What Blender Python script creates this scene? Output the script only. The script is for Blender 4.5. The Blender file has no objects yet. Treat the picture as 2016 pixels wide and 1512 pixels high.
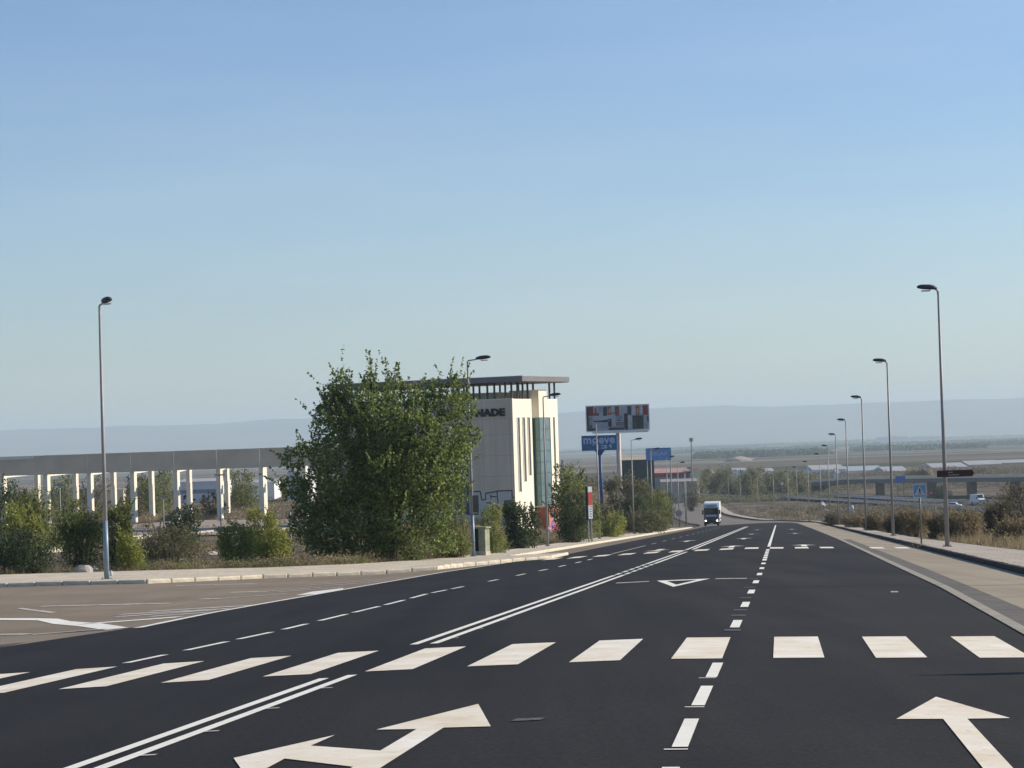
import bpy, bmesh, math, random
import numpy as np
from mathutils import Vector, Matrix
random.seed(7)
SC = bpy.context.scene
C = SC.collection
R = math.radians
# ------------------------------------------------------------------ camera
ROLL, F_PX = R(1.8), 4484.0
PITCH = math.atan((867 - 756) / F_PX)
vF = Vector((0, math.cos(PITCH), math.sin(PITCH)))
vU0 = Vector((0, -math.sin(PITCH), math.cos(PITCH)))
vR0 = Vector((1, 0, 0))
vR = math.cos(ROLL) * vR0 - math.sin(ROLL) * vU0
vU = math.sin(ROLL) * vR0 + math.cos(ROLL) * vU0
cd = bpy.data.cameras.new('camera')
cam = bpy.data.objects.new('camera', cd)
C.objects.link(cam)
cd.sensor_width = 36
cd.lens = F_PX * 36 / 2016
cd.clip_start = 0.3
cd.clip_end = 60000
m = Matrix((vR, vU, -vF)).transposed().to_4x4()
cam.matrix_world = m
SC.camera = cam
# ------------------------------------------------------------------ light
SUN_AZ, SUN_EL = R(75), R(27)
w = bpy.data.worlds.new('World')
SC.world = w
w.use_nodes = True
nt = w.node_tree
sky = nt.nodes.new('ShaderNodeTexSky')
sky.sky_type = 'NISHITA'
sky.sun_disc = False
sky.sun_elevation = SUN_EL
sky.sun_rotation = SUN_AZ
sky.altitude = 300
sky.air_density = 1.15
sky.dust_density = 0.35
sky.ozone_density = 2.6
bg = nt.nodes['Background']
bg.inputs[1].default_value = 0.092
tint = nt.nodes.new('ShaderNodeMix')
tint.data_type = 'RGBA'
tint.blend_type = 'MULTIPLY'
tint.inputs[0].default_value = 1.0
tint.inputs[7].default_value = (.84, .935, 1.14, 1)
nt.links.new(sky.outputs[0], tint.inputs[6])
# the thinnest veil of high cloud, drawn out sideways
wtc = nt.nodes.new('ShaderNodeTexCoord')
wmp = nt.nodes.new('ShaderNodeMapping')
wmp.inputs['Scale'].default_value = (3.0, 3.0, 22.0)
wmp.inputs['Rotation'].default_value = (R(4), R(3), 0)
wnz = nt.nodes.new('ShaderNodeTexNoise')
wnz.inputs['Scale'].default_value = 1.6
wnz.inputs['Detail'].default_value = 5
wmr = nt.nodes.new('ShaderNodeMapRange')
wmr.inputs[1].default_value = .42
wmr.inputs[2].default_value = .78
wmr.inputs[4].default_value = .10
wmx = nt.nodes.new('ShaderNodeMix')
wmx.data_type = 'RGBA'
wmx.inputs[7].default_value = (7.2, 7.6, 7.9, 1)
nt.links.new(wtc.outputs['Generated'], wmp.inputs[0])
nt.links.new(wmp.outputs[0], wnz.inputs[0])
nt.links.new(wnz.outputs[0], wmr.inputs[0])
nt.links.new(wmr.outputs[0], wmx.inputs[0])
nt.links.new(tint.outputs[2], wmx.inputs[6])
nt.links.new(wmx.outputs[2], bg.inputs[0])
sd = bpy.data.lights.new('sun', 'SUN')
sd.energy = 5.0
sd.angle = R(0.53)
sd.color = (1.0, 0.89, 0.74)
sun = bpy.data.objects.new('sun', sd)
C.objects.link(sun)
sdir = Vector((math.sin(SUN_AZ) * math.cos(SUN_EL), math.cos(SUN_AZ) * math.cos(SUN_EL), math.sin(SUN_EL)))
sun.rotation_euler = (-sdir).to_track_quat('-Z', 'Y').to_euler()
SC.view_settings.view_transform = 'Standard'
SC.view_settings.look = 'None'
SC.view_settings.exposure = 0.35
SC.view_settings.gamma = 1.0
SC.view_settings.use_curve_mapping = False
SC.cycles.max_bounces = 6
SC.cycles.transparent_max_bounces = 12
SC.cycles.use_denoising = True

# ------------------------------------------------------------------ helpers
def mat(name, col, rough=0.85, var=0.0, scale=3.0, bump=0.0, bscale=None, spec=0.3, metal=0.0, col2=None,
        coord='Object', stretch=(1, 1, 1), detail=5.0, emit=None, leaf=False):
    """procedural material: a base colour broken up by noise, with fine relief"""
    M = bpy.data.materials.new(name)
    M.use_nodes = True
    N, L = M.node_tree.nodes, M.node_tree.links
    b = N['Principled BSDF']
    b.inputs['Roughness'].default_value = rough
    b.inputs['Metallic'].default_value = metal
    b.inputs['Specular IOR Level'].default_value = spec
    b.inputs['Base Color'].default_value = (*col, 1)
    if emit:
        b.inputs['Emission Color'].default_value = (*emit[0], 1)
        b.inputs['Emission Strength'].default_value = emit[1]
    tc = N.new('ShaderNodeTexCoord')
    mp = N.new('ShaderNodeMapping')
    mp.inputs['Scale'].default_value = stretch
    L.new(tc.outputs[coord], mp.inputs[0])
    if leaf:
        g = N.new('ShaderNodeNewGeometry')
        r = N.new('ShaderNodeValToRGB')
        r.color_ramp.elements[0].color = (*col, 1)
        r.color_ramp.elements[1].color = (*(col2 or col), 1)
        L.new(g.outputs['Random Per Island'], r.inputs[0])
        nz = N.new('ShaderNodeTexNoise')
        nz.inputs['Scale'].default_value = scale
        L.new(mp.outputs[0], nz.inputs[0])
        hs = N.new('ShaderNodeHueSaturation')
        mr = N.new('ShaderNodeMapRange')
        mr.inputs[1].default_value = 0.3
        mr.inputs[2].default_value = 0.7
        mr.inputs[3].default_value = 1 - var
        mr.inputs[4].default_value = 1 + var
        L.new(nz.outputs[0], mr.inputs[0])
        L.new(mr.outputs[0], hs.inputs['Value'])
        L.new(r.outputs[0], hs.inputs['Color'])
        L.new(hs.outputs[0], b.inputs['Base Color'])
        tr = N.new('ShaderNodeBsdfTranslucent')
        L.new(hs.outputs[0], tr.inputs[0])
        mx = N.new('ShaderNodeMixShader')
        mx.inputs[0].default_value = 0.46
        L.new(b.outputs[0], mx.inputs[1])
        L.new(tr.outputs[0], mx.inputs[2])
        L.new(mx.outputs[0], N['Material Output'].inputs[0])
        return M
    if var or col2:
        nz = N.new('ShaderNodeTexNoise')
        nz.inputs['Scale'].default_value = scale
        nz.inputs['Detail'].default_value = detail
        nz.inputs['Roughness'].default_value = 0.62
        L.new(mp.outputs[0], nz.inputs[0])
        mr = N.new('ShaderNodeMapRange')
        mr.inputs[1].default_value = 0.32
        mr.inputs[2].default_value = 0.68
        L.new(nz.outputs[0], mr.inputs[0])
        mx = N.new('ShaderNodeMix')
        mx.data_type = 'RGBA'
        c2 = col2 or tuple(x * (1 + var) for x in col)
        c1 = col if col2 else tuple(x * (1 - var) for x in col)
        mx.inputs[6].default_value = (*c1, 1)
        mx.inputs[7].default_value = (*c2, 1)
        L.new(mr.outputs[0], mx.inputs[0])
        L.new(mx.outputs[2], b.inputs['Base Color'])
    if bump:
        n2 = N.new('ShaderNodeTexNoise')
        n2.inputs['Scale'].default_value = bscale or scale * 8
        n2.inputs['Detail'].default_value = 4
        L.new(mp.outputs[0], n2.inputs[0])
        bp = N.new('ShaderNodeBump')
        bp.inputs['Strength'].default_value = bump
        bp.inputs['Distance'].default_value = 0.02
        L.new(n2.outputs[0], bp.inputs['Height'])
        L.new(bp.outputs[0], b.inputs['Normal'])
    return M


class MB:
    def __init__(s):
        s.v, s.f = [], []

    def add(s, vs, fs):
        o = len(s.v)
        s.v += [tuple(v) for v in vs]
        s.f += [tuple(i + o for i in f) for f in fs]
        return s

    def box(s, x0, x1, y0, y1, z0, z1, M=None):
        vs = [Vector(p) for p in ((x0, y0, z0), (x1, y0, z0), (x1, y1, z0), (x0, y1, z0),
                                  (x0, y0, z1), (x1, y0, z1), (x1, y1, z1), (x0, y1, z1))]
        if M is not None:
            vs = [M @ v for v in vs]
        return s.add(vs, ((0, 3, 2, 1), (4, 5, 6, 7), (0, 1, 5, 4), (1, 2, 6, 5), (2, 3, 7, 6), (3, 0, 4, 7)))

    def tube(s, pts, rs, n=8, cap=True):
        pts = [Vector(p) for p in pts]
        rings = []
        for i, p in enumerate(pts):
            d = (pts[min(i + 1, len(pts) - 1)] - pts[max(i - 1, 0)]).normalized()
            a = d.orthogonal().normalized()
            b = d.cross(a)
            rings.append([p + (a * math.cos(t * 2 * math.pi / n) + b * math.sin(t * 2 * math.pi / n)) * rs[i] for t in range(n)])
        vs = [v for r_ in rings for v in r_]
        fs = []
        for i in range(len(pts) - 1):
            for t in range(n):
                fs.append((i * n + t, i * n + (t + 1) % n, (i + 1) * n + (t + 1) % n, (i + 1) * n + t))
        if cap:
            fs += [tuple(range(n - 1, -1, -1)), tuple(range((len(pts) - 1) * n, len(pts) * n))]
        return s.add(vs, fs)

    def prism(s, poly, y0, y1):
        """polygon in the local XZ plane, given thickness along Y"""
        n = len(poly)
        vs = [(x, y0, z) for x, z in poly] + [(x, y1, z) for x, z in poly]
        fs = [tuple(range(n)), tuple(range(2 * n - 1, n - 1, -1))]
        fs += [(i, i + n, (i + 1) % n + n, (i + 1) % n) for i in range(n)]
        return s.add(vs, fs)

    def build(s, name, M, parent=None, smooth=False):
        me = bpy.data.meshes.new(name)
        me.from_pydata(s.v, [], s.f)
        me.materials.append(M)
        bm = bmesh.new()
        bm.from_mesh(me)
        bmesh.ops.recalc_face_normals(bm, faces=bm.faces)
        bm.to_mesh(me)
        bm.free()
        if smooth:
            me.polygons.foreach_set('use_smooth', [True] * len(me.polygons))
        o = bpy.data.objects.new(name, me)
        C.objects.link(o)
        if parent:
            o.parent = parent
        return o


def bevel(o, wd, seg=2):
    md = o.modifiers.new('bevel', 'BEVEL')
    md.width = wd
    md.segments = seg
    md.limit_method = 'ANGLE'
    return o


def tag(o, label=None, cat=None, group=None, kind=None):
    if label: o['label'] = label
    if cat: o['category'] = cat
    if group: o['group'] = group
    if kind: o['kind'] = kind
    return o


def thing(name, loc, rz, label, cat, group=None):
    o = bpy.data.objects.new(name, None)
    o.empty_display_size = 0.2
    C.objects.link(o)
    o.location = loc
    o.rotation_euler = (0, 0, rz)
    return tag(o, label, cat, group)


def copy_tree(o, parent=None):
    c_ = o.copy()
    C.objects.link(c_)
    c_.parent = parent
    for ch in list(o.children):
        copy_tree(ch, c_)
    return c_


def ray(px, py):
    d = vF + vR * ((px - 1008) / F_PX) + vU * ((756 - py) / F_PX)
    return d / d.y


def at(px, py, D):
    return ray(px, py) * D


# ------------------------------------------------------------------ the lie of the land
K = 0.1155                                             # the road runs this much to the right per metre ahead
QX = [-60, -24, -15, -11, -7, -5, -3, -1.3, 3, 7, 40]
QZ = [-.3, -.32, -.40, -.24, -.11, -.05, -.015, 0, -.10, -.22, -.22]
FS = [620, 1000, 1500, 3000, 5000, 8000, 14000, 40000]
FZ = [-21.349, -22, -24, -32, -42, -48, -52, -56]


def base(s):
    s = np.asarray(s, float)
    z = -1.413 - .0356 * s
    u = s - 500
    z = np.where(s > 500, -19.213 - .0356 * u + .0356 * u * u / 240, z)
    return np.where(s > 620, np.interp(s, FS, FZ), z)


def curve(s):
    s = np.asarray(s, float)
    a = -2.2e-4 * np.maximum(0, s - 330) ** 2
    return np.where(s > 610, -17.25 - .06 * np.minimum(s - 610, 300), a)


def prof(s, q):
    return base(s) + np.interp(q, QX, QZ)


def sm(t):
    t = np.clip(t, 0, 1)
    return t * t * (3 - 2 * t)


LS = [60, 81, 120, 200, 300, 350, 560, 700, 800]
LZ = [-3.85, -4.6, -5.65, -7.8, -9.3, -9.8, -11, -17, -21.6]


def ground(X, Y, low=False):
    s = np.asarray(Y, float)
    q = np.asarray(X, float) - K * s - curve(s)
    z = prof(s, q)
    wl = sm((-q - 17) / 16) * sm((s - 85) / 40) * (1 - sm((s - 700) / 150))
    z = z * (1 - wl) + np.interp(s, LS, LZ) * wl
    zr = np.maximum(z - (2.0 + 1.5 * sm((s - 250) / 150)) * sm((q - 9.5) / 14), -21.4)
    z = np.where((q > 9) & (s < 620), np.minimum(zr, z), z)
    off = sm((np.abs(q + 5) - 30) / 60) * sm((s - 100) / 100)
    z = z + off * .25 * (np.sin(X * .13) * np.cos(Y * .11) + .5 * np.sin(X * .31 + Y * .27))
    if low:
        inside = np.where(s < 97, (q > -80) & (q < 7.9), (q > -16.4) & (q < 7.5)) & (s < 800)
        z = np.where(inside, z - .18, z)
    return z


def gz(X, Y):
    return float(ground(X, Y))


def W(s, q, off=0.0):
    """a point of the road surface, s metres ahead and q metres right of the lane line"""
    return Vector((q + K * s + float(curve(s)), s, float(prof(s, q)) + off))


def drape(name, poly, off, M, parent=None, skirt=0.0, slope=None):
    """a sheet cut to a polygon given in road coordinates (s, q) and laid on the road surface"""
    bm = bmesh.new()
    bm.faces.new([bm.verts.new((q, s, 0)) for s, q in poly])
    s0, s1 = min(p[0] for p in poly), max(p[0] for p in poly)
    cuts = [((0, y, 0), (0, 1, 0)) for y in range(int(s0 // 10) * 10 + 10, int(s1) + 1, 10) if y > 300 or y % 50 == 0 or s1 - s0 > 60]
    cuts += [((x, 0, 0), (1, 0, 0)) for x in QX]
    for co, no in cuts:
        bmesh.ops.bisect_plane(bm, geom=bm.verts[:] + bm.edges[:] + bm.faces[:], plane_co=co, plane_no=no, dist=1e-5)
    bmesh.ops.triangulate(bm, faces=bm.faces[:])
    bmesh.ops.recalc_face_normals(bm, faces=bm.faces[:])
    if bm.faces and sum(f.normal.z for f in bm.faces) < 0:
        bmesh.ops.reverse_faces(bm, faces=bm.faces[:])
    if skirt:
        ed = [e for e in bm.edges if e.is_boundary]
        r_ = bmesh.ops.extrude_edge_only(bm, edges=ed)
        low = {v for v in r_['geom'] if isinstance(v, bmesh.types.BMVert)}
    else:
        low = set()
    for v in bm.verts:
        p = W(v.co.y, v.co.x, off - (skirt if v in low else 0))
        v.co = p
    me = bpy.data.meshes.new(name)
    bm.to_mesh(me)
    bm.free()
    me.materials.append(M)
    o = bpy.data.objects.new(name, me)
    C.objects.link(o)
    if parent:
        o.parent = parent
    return o


# ------------------------------------------------------------------ materials
def road_mat(name, c1, c2, fine, rough, streak, grain=90, lanes=False):
    """asphalt: long wear streaks along the road, patches, fine stone grain"""
    M = bpy.data.materials.new(name)
    M.use_nodes = True
    N, L = M.node_tree.nodes, M.node_tree.links
    b = N['Principled BSDF']
    b.inputs['Roughness'].default_value = rough
    b.inputs['Specular IOR Level'].default_value = 0.15
    tc = N.new('ShaderNodeTexCoord')
    mp = N.new('ShaderNodeMapping')
    mp.inputs['Rotation'].default_value = (0, 0, math.atan(K))
    mp.inputs['Scale'].default_value = (1.4, 0.05, 1)
    L.new(tc.outputs['Object'], mp.inputs[0])
    n1 = N.new('ShaderNodeTexNoise'); n1.inputs['Scale'].default_value = 1.0; n1.inputs['Detail'].default_value = 4
    L.new(mp.outputs[0], n1.inputs[0])
    n2 = N.new('ShaderNodeTexNoise'); n2.inputs['Scale'].default_value = 0.22; n2.inputs['Detail'].default_value = 6
    L.new(tc.outputs['Object'], n2.inputs[0])
    n3 = N.new('ShaderNodeTexNoise'); n3.inputs['Scale'].default_value = grain; n3.inputs['Detail'].default_value = 7
    L.new(tc.outputs['Object'], n3.inputs[0])
    a = N.new('ShaderNodeMath'); a.operation = 'MULTIPLY'; a.inputs[1].default_value = streak
    L.new(n1.outputs[0], a.inputs[0])
    b2 = N.new('ShaderNodeMath'); b2.operation = 'MULTIPLY_ADD'; b2.inputs[1].default_value = 1 - streak
    L.new(n2.outputs[0], b2.inputs[0]); L.new(a.outputs[0], b2.inputs[2])
    mr = N.new('ShaderNodeMapRange'); mr.inputs[1].default_value = 0.36; mr.inputs[2].default_value = 0.64
    L.new(b2.outputs[0], mr.inputs[0])
    mx = N.new('ShaderNodeMix'); mx.data_type = 'RGBA'
    mx.inputs[6].default_value = (*c1, 1); mx.inputs[7].default_value = (*c2, 1)
    L.new(mr.outputs[0], mx.inputs[0])
    hv = N.new('ShaderNodeHueSaturation')
    m3 = N.new('ShaderNodeMapRange'); m3.inputs[1].default_value = .3; m3.inputs[2].default_value = .7
    m3.inputs[3].default_value = 1 - fine; m3.inputs[4].default_value = 1 + fine
    L.new(n3.outputs[0], m3.inputs[0]); L.new(m3.outputs[0], hv.inputs['Value']); L.new(mx.outputs[2], hv.inputs['Color'])
    out = hv.outputs[0]
    if lanes:                                          # view-angle darkening of the left lanes, put into the colour
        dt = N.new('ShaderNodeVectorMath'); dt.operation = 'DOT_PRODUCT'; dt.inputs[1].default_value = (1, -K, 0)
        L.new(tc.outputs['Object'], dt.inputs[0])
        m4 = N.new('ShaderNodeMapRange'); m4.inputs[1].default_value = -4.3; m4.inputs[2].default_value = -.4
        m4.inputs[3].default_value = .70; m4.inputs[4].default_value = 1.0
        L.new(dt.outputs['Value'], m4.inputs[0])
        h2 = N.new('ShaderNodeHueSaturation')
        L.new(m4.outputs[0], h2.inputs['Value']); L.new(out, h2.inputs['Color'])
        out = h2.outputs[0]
    L.new(out, b.inputs['Base Color'])
    bp = N.new('ShaderNodeBump'); bp.inputs['Strength'].default_value = 0.5; bp.inputs['Distance'].default_value = 0.006
    L.new(n3.outputs[0], bp.inputs['Height']); L.new(bp.outputs[0], b.inputs['Normal'])
    return M


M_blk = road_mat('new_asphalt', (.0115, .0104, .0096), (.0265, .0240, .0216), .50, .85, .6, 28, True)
M_old = road_mat('old_asphalt', (.185, .150, .108), (.245, .20, .148), .22, .9, .35, 60)
M_shl = road_mat('pale_shoulder', (.255, .215, .155), (.34, .292, .22), .12, .9, .55, 50)
M_far = road_mat('worn_far_road', (.16, .142, .118), (.20, .18, .152), .1, .9, .5, 30)
M_gut = mat('gutter_concrete', (.29, .265, .215), .9, .18, 2, .3, 40)
M_side = mat('pavement_concrete', (.58, .505, .385), .9, .16, 1.2, .35, 30, detail=8)
M_sideR = mat('grey_pavement', (.42, .37, .30), .9, .15, .8, .35, 30, detail=8)


def slab_joints(M, sx, sy):
    """fine joints between the small pavement slabs"""
    N, L = M.node_tree.nodes, M.node_tree.links
    b = N['Principled BSDF']
    src = b.inputs['Base Color'].links[0].from_socket
    tc = N.new('ShaderNodeTexCoord')
    mp = N.new('ShaderNodeMapping')
    mp.inputs['Rotation'].default_value = (0, 0, math.atan(K))
    br = N.new('ShaderNodeTexBrick')
    br.inputs['Scale'].default_value = 1
    br.inputs['Brick Width'].default_value = sx
    br.inputs['Row Height'].default_value = sy
    br.inputs['Mortar Size'].default_value = .025
    br.inputs['Color1'].default_value = (1, 1, 1, 1)
    br.inputs['Color2'].default_value = (.86, .86, .86, 1)
    br.inputs['Mortar'].default_value = (.55, .52, .48, 1)
    L.new(tc.outputs['Object'], mp.inputs[0]); L.new(mp.outputs[0], br.inputs[0])
    mx = N.new('ShaderNodeMix'); mx.data_type = 'RGBA'; mx.blend_type = 'MULTIPLY'; mx.inputs[0].default_value = 1
    L.new(src, mx.inputs[6]); L.new(br.outputs[0], mx.inputs[7]); L.new(mx.outputs[2], b.inputs['Base Color'])


slab_joints(M_side, 1.2, .8)
slab_joints(M_sideR, 1.2, .8)
M_kerbL = mat('pale_kerb_stone', (.58, .52, .40), .9, .22, 2.5, .4, 20)
M_kerbR = mat('dark_kerb_stone', (.035, .033, .033), .9, .4, 5, .4, 20)  # near-black, mottled stone for the whole right kerb


def paint_mat(name, c1, c2, wear, wear_col, scale=9):
    M = mat(name, c1, .65, 0, 1.3, .25, 120, col2=c2)
    if wear:
        N, L = M.node_tree.nodes, M.node_tree.links
        b = N['Principled BSDF']
        old = b.inputs['Base Color'].links[0].from_socket
        tc = N.new('ShaderNodeTexCoord')
        nz = N.new('ShaderNodeTexNoise'); nz.inputs['Scale'].default_value = scale; nz.inputs['Detail'].default_value = 8
        nz.inputs['Roughness'].default_value = .75
        L.new(tc.outputs['Object'], nz.inputs[0])
        mr = N.new('ShaderNodeMapRange'); mr.inputs[1].default_value = wear - .04; mr.inputs[2].default_value = wear + .05
        L.new(nz.outputs[0], mr.inputs[0])
        mx = N.new('ShaderNodeMix'); mx.data_type = 'RGBA'
        L.new(mr.outputs[0], mx.inputs[0]); L.new(old, mx.inputs[7]); mx.inputs[6].default_value = (*wear_col, 1)
        L.new(mx.outputs[2], b.inputs['Base Color'])
    return M


M_paint = paint_mat('road_paint', (.70, .60, .42), (.86, .82, .72), .37, (.50, .42, .28))
M_line = paint_mat('lane_paint', (.76, .73, .63), (.84, .82, .73), .35, (.25, .24, .22), 14)
M_fade = paint_mat('faded_paint', (.46, .43, .37), (.56, .53, .46), .44, (.22, .18, .145), 5)
M_grey = paint_mat('ghost_paint', (.10, .10, .10), (.15, .15, .15), .48, (.04, .04, .043), 18)
M_dirt = mat('dry_ground', (.145, .112, .078), .95, 0, .12, .5, 3, col2=(.23, .185, .135), detail=9)


def terrain_mat():
    """dry soil and scrub close by, ploughed fields and pasture farther off"""
    M = bpy.data.materials.new('terrain_soil')
    M.use_nodes = True
    N, L = M.node_tree.nodes, M.node_tree.links
    b = N['Principled BSDF']
    b.inputs['Roughness'].default_value = 1
    b.inputs['Specular IOR Level'].default_value = .05
    tc = N.new('ShaderNodeTexCoord')
    n1 = N.new('ShaderNodeTexNoise'); n1.inputs['Scale'].default_value = .06; n1.inputs['Detail'].default_value = 10
    n1.inputs['Roughness'].default_value = .68
    L.new(tc.outputs['Object'], n1.inputs[0])
    r1 = N.new('ShaderNodeValToRGB')
    e = r1.color_ramp.elements
    e[0].position = .38; e[0].color = (.060, .052, .034, 1)
    e[1].position = .60; e[1].color = (.165, .135, .100, 1)
    x = e.new(.50); x.color = (.110, .088, .063, 1)
    L.new(n1.outputs[0], r1.inputs[0])
    mp = N.new('ShaderNodeMapping'); mp.inputs['Scale'].default_value = (.0022, .0011, 1)
    mp.inputs['Rotation'].default_value = (0, 0, .35)
    L.new(tc.outputs['Object'], mp.inputs[0])
    vo = N.new('ShaderNodeTexVoronoi'); vo.distance = 'CHEBYCHEV'; vo.inputs['Scale'].default_value = 1
    L.new(mp.outputs[0], vo.inputs[0])
    sx = N.new('ShaderNodeSeparateColor'); L.new(vo.outputs['Color'], sx.inputs[0])
    r2 = N.new('ShaderNodeValToRGB')
    r2.color_ramp.interpolation = 'CONSTANT'
    e = r2.color_ramp.elements
    cols = [(.12, .088, .060), (.055, .058, .032), (.155, .125, .088), (.09, .07, .05), (.19, .16, .12), (.042, .052, .028), (.14, .108, .078)]
    e[0].position = 0; e[0].color = (*cols[0], 1)
    e[1].position = .16; e[1].color = (*cols[1], 1)
    for i, c_ in enumerate(cols[2:]):
        q_ = e.new(.26 + .145 * i); q_.color = (*c_, 1)
    L.new(sx.outputs[0], r2.inputs[0])
    sp = N.new('ShaderNodeSeparateXYZ'); L.new(tc.outputs['Object'], sp.inputs[0])
    mr = N.new('ShaderNodeMapRange'); mr.inputs[1].default_value = 900; mr.inputs[2].default_value = 1500
    L.new(sp.outputs[1], mr.inputs[0])
    mx = N.new('ShaderNodeMix'); mx.data_type = 'RGBA'
    L.new(mr.outputs[0], mx.inputs[0]); L.new(r1.outputs[0], mx.inputs[6]); L.new(r2.outputs[0], mx.inputs[7])
    L.new(mx.outputs[2], b.inputs['Base Color'])
    bp = N.new('ShaderNodeBump'); bp.inputs['Strength'].default_value = .6; bp.inputs['Distance'].default_value = .3
    n2 = N.new('ShaderNodeTexNoise'); n2.inputs['Scale'].default_value = .8; n2.inputs['Detail'].default_value = 6
    L.new(tc.outputs['Object'], n2.inputs[0]); L.new(n2.outputs[0], bp.inputs['Height']); L.new(bp.outputs[0], b.inputs['Normal'])
    return M


M_terr = terrain_mat()
M_hill = mat('hill_scrub', (.10, .095, .065), 1, 0, .0035, 0, col2=(.20, .17, .12), spec=.05, detail=9)

# ------------------------------------------------------------------ terrain, hills
def geo(a, b, r_, st):
    o, d = [], st
    x = a
    while abs(x) < abs(b):
        x += math.copysign(d, b)
        o.append(x)
        d *= r_
    return o


ql = sorted(set(QX[:-1]) | {x for x in range(-60, 30, 3)} | {-16.4, -16.0, -17.5, 7.9, 7.5, 8.4, 9.0, 10, 40})
ql = list(reversed(geo(-60, -9500, 1.22, 5))) + ql + geo(40, 9500, 1.22, 5)
sl = [-250, -150, -60] + list(range(-20, 711, 10)) + geo(710, 16000, 1.055, 15)
S_, Q_ = np.meshgrid(np.array(sl, float), np.array(ql, float), indexing='ij')
X_ = Q_ + K * np.minimum(S_, 3000) + curve(S_)
Z_ = ground(X_ + K * (S_ - np.minimum(S_, 3000)) * 0, np.minimum(S_, 1e9), low=True)
# far off, the q used for the profile must not matter: use the plain level
Z_ = np.where(S_ > 800, base(S_) + np.interp(np.abs(Q_), [0, 40, 400], [-.2, 0, 0]), Z_)
nS, nQ = S_.shape
verts = np.stack([X_, S_, Z_], -1).reshape(-1, 3)
ii, jj = np.meshgrid(np.arange(nS - 1), np.arange(nQ - 1), indexing='ij')
a_ = (ii * nQ + jj).ravel()
faces = np.stack([a_, a_ + 1, a_ + nQ + 1, a_ + nQ], -1)


def np_mesh(name, vs, fs, M, parent=None, smooth=False):
    me = bpy.data.meshes.new(name)
    k = fs.shape[1]
    me.vertices.add(len(vs)); me.vertices.foreach_set('co', np.asarray(vs, np.float32).ravel())
    me.loops.add(fs.size); me.loops.foreach_set('vertex_index', np.asarray(fs, np.int32).ravel())
    me.polygons.add(len(fs))
    me.polygons.foreach_set('loop_start', np.arange(0, fs.size, k, dtype=np.int32))
    me.polygons.foreach_set('loop_total', np.full(len(fs), k, np.int32))
    if smooth: me.polygons.foreach_set('use_smooth', np.ones(len(fs), bool))
    me.update(calc_edges=True)
    me.materials.append(M)
    o = bpy.data.objects.new(name, me)
    C.objects.link(o)
    if parent: o.parent = parent
    return o


tag(np_mesh('ground', verts, faces, M_terr, smooth=True), kind='structure')

rng = np.random.default_rng(3)
hx = np.arange(-9000, 9001, 60.0)
hy = np.linspace(0, 1, 22)
HX, HY = np.meshgrid(hx, hy, indexing='ij')


def fnoise(x, seed, oct_=6, base_=2400.):
    r_ = np.random.default_rng(seed)
    o = np.zeros_like(x)
    for k_ in range(oct_):
        f_ = 2 ** k_ * 2 * math.pi / base_
        o += np.sin(x * f_ * r_.uniform(.8, 1.2) + r_.uniform(0, 6.28)) / 1.6 ** k_
    return o


gul = fnoise(HX, 5)
top = 164 + 5 * fnoise(HX, 9, 5, 9000.) + 1.2 * fnoise(HX, 11, 4, 900.)
pr = np.clip(HY * 1.25, 0, 1) ** 1.25
HZ = -53 + (top + 53) * pr + 9 * gul * np.sin(np.clip(HY, 0, 1) * math.pi) ** 1.0 * 1.2
HYY = 12300 + 2300 * HY + 120 * gul * (1 - HY)
hv = np.stack([HX, HYY, HZ], -1).reshape(-1, 3)
n1_, n2_ = HX.shape
ii, jj = np.meshgrid(np.arange(n1_ - 1), np.arange(n2_ - 1), indexing='ij')
a_ = (ii * n2_ + jj).ravel()
tag(np_mesh('hills', hv, np.stack([a_, a_ + n2_, a_ + n2_ + 1, a_ + 1], -1), M_hill, smooth=True), kind='structure')

# ------------------------------------------------------------------ roads and pavements
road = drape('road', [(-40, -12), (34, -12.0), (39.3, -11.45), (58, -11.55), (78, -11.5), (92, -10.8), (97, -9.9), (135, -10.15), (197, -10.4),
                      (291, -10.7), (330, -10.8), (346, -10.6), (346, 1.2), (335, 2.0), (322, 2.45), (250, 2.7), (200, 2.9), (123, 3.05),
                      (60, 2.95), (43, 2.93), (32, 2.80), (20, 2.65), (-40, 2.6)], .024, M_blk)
tag(road, kind='structure')
old = drape('side_road', [(-40, -60), (70, -90), (84, -60), (80, -30), (79, -22), (83, -18.9), (85, -15.7), (86.5, -13.1), (93, -11.0), (95, -9.5),
                          (104, -9.6), (106, -12.6), (346, -12.8), (346, -9), (-40, -9)], .004, M_old)
tag(old, kind='structure')
shl = drape('road_shoulder', [(-40, 2.5), (346, 2.0), (346, 5.7), (-40, 5.7)], .004, M_shl)
tag(shl, kind='structure')
drape('gutter_strip', [(-10, 2.70), (26, 2.76), (43, 2.98), (60, 3.0), (123, 3.10), (200, 2.95), (322, 2.5), (322, 2.72), (200, 3.15), (123, 3.3), (60, 3.2), (43, 3.17), (26, 2.93), (-10, 2.87)], .030, M_gut, shl)
drape('worn_edge_strip', [(-10, 2.9), (26, 2.95), (43, 3.2), (60, 3.25), (123, 3.3), (123, 3.75), (60, 3.7), (43, 3.62), (26, 3.5), (-10, 3.5)], .008,
      mat('grey_edge_asphalt', (.115, .104, .09), .9, .2, 1.5, .3, 60), shl)
fr = drape('distant_road', [(342, -12.8), (420, -13), (520, -12.6), (634, -11.4), (700, -10.5), (790, -9), (790, -1.5), (700, -.8), (626, -.4), (552, .2),
                            (480, 1.6), (400, 3.2), (342, 5.4)], .008, M_far)
tag(fr, kind='structure')
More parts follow.
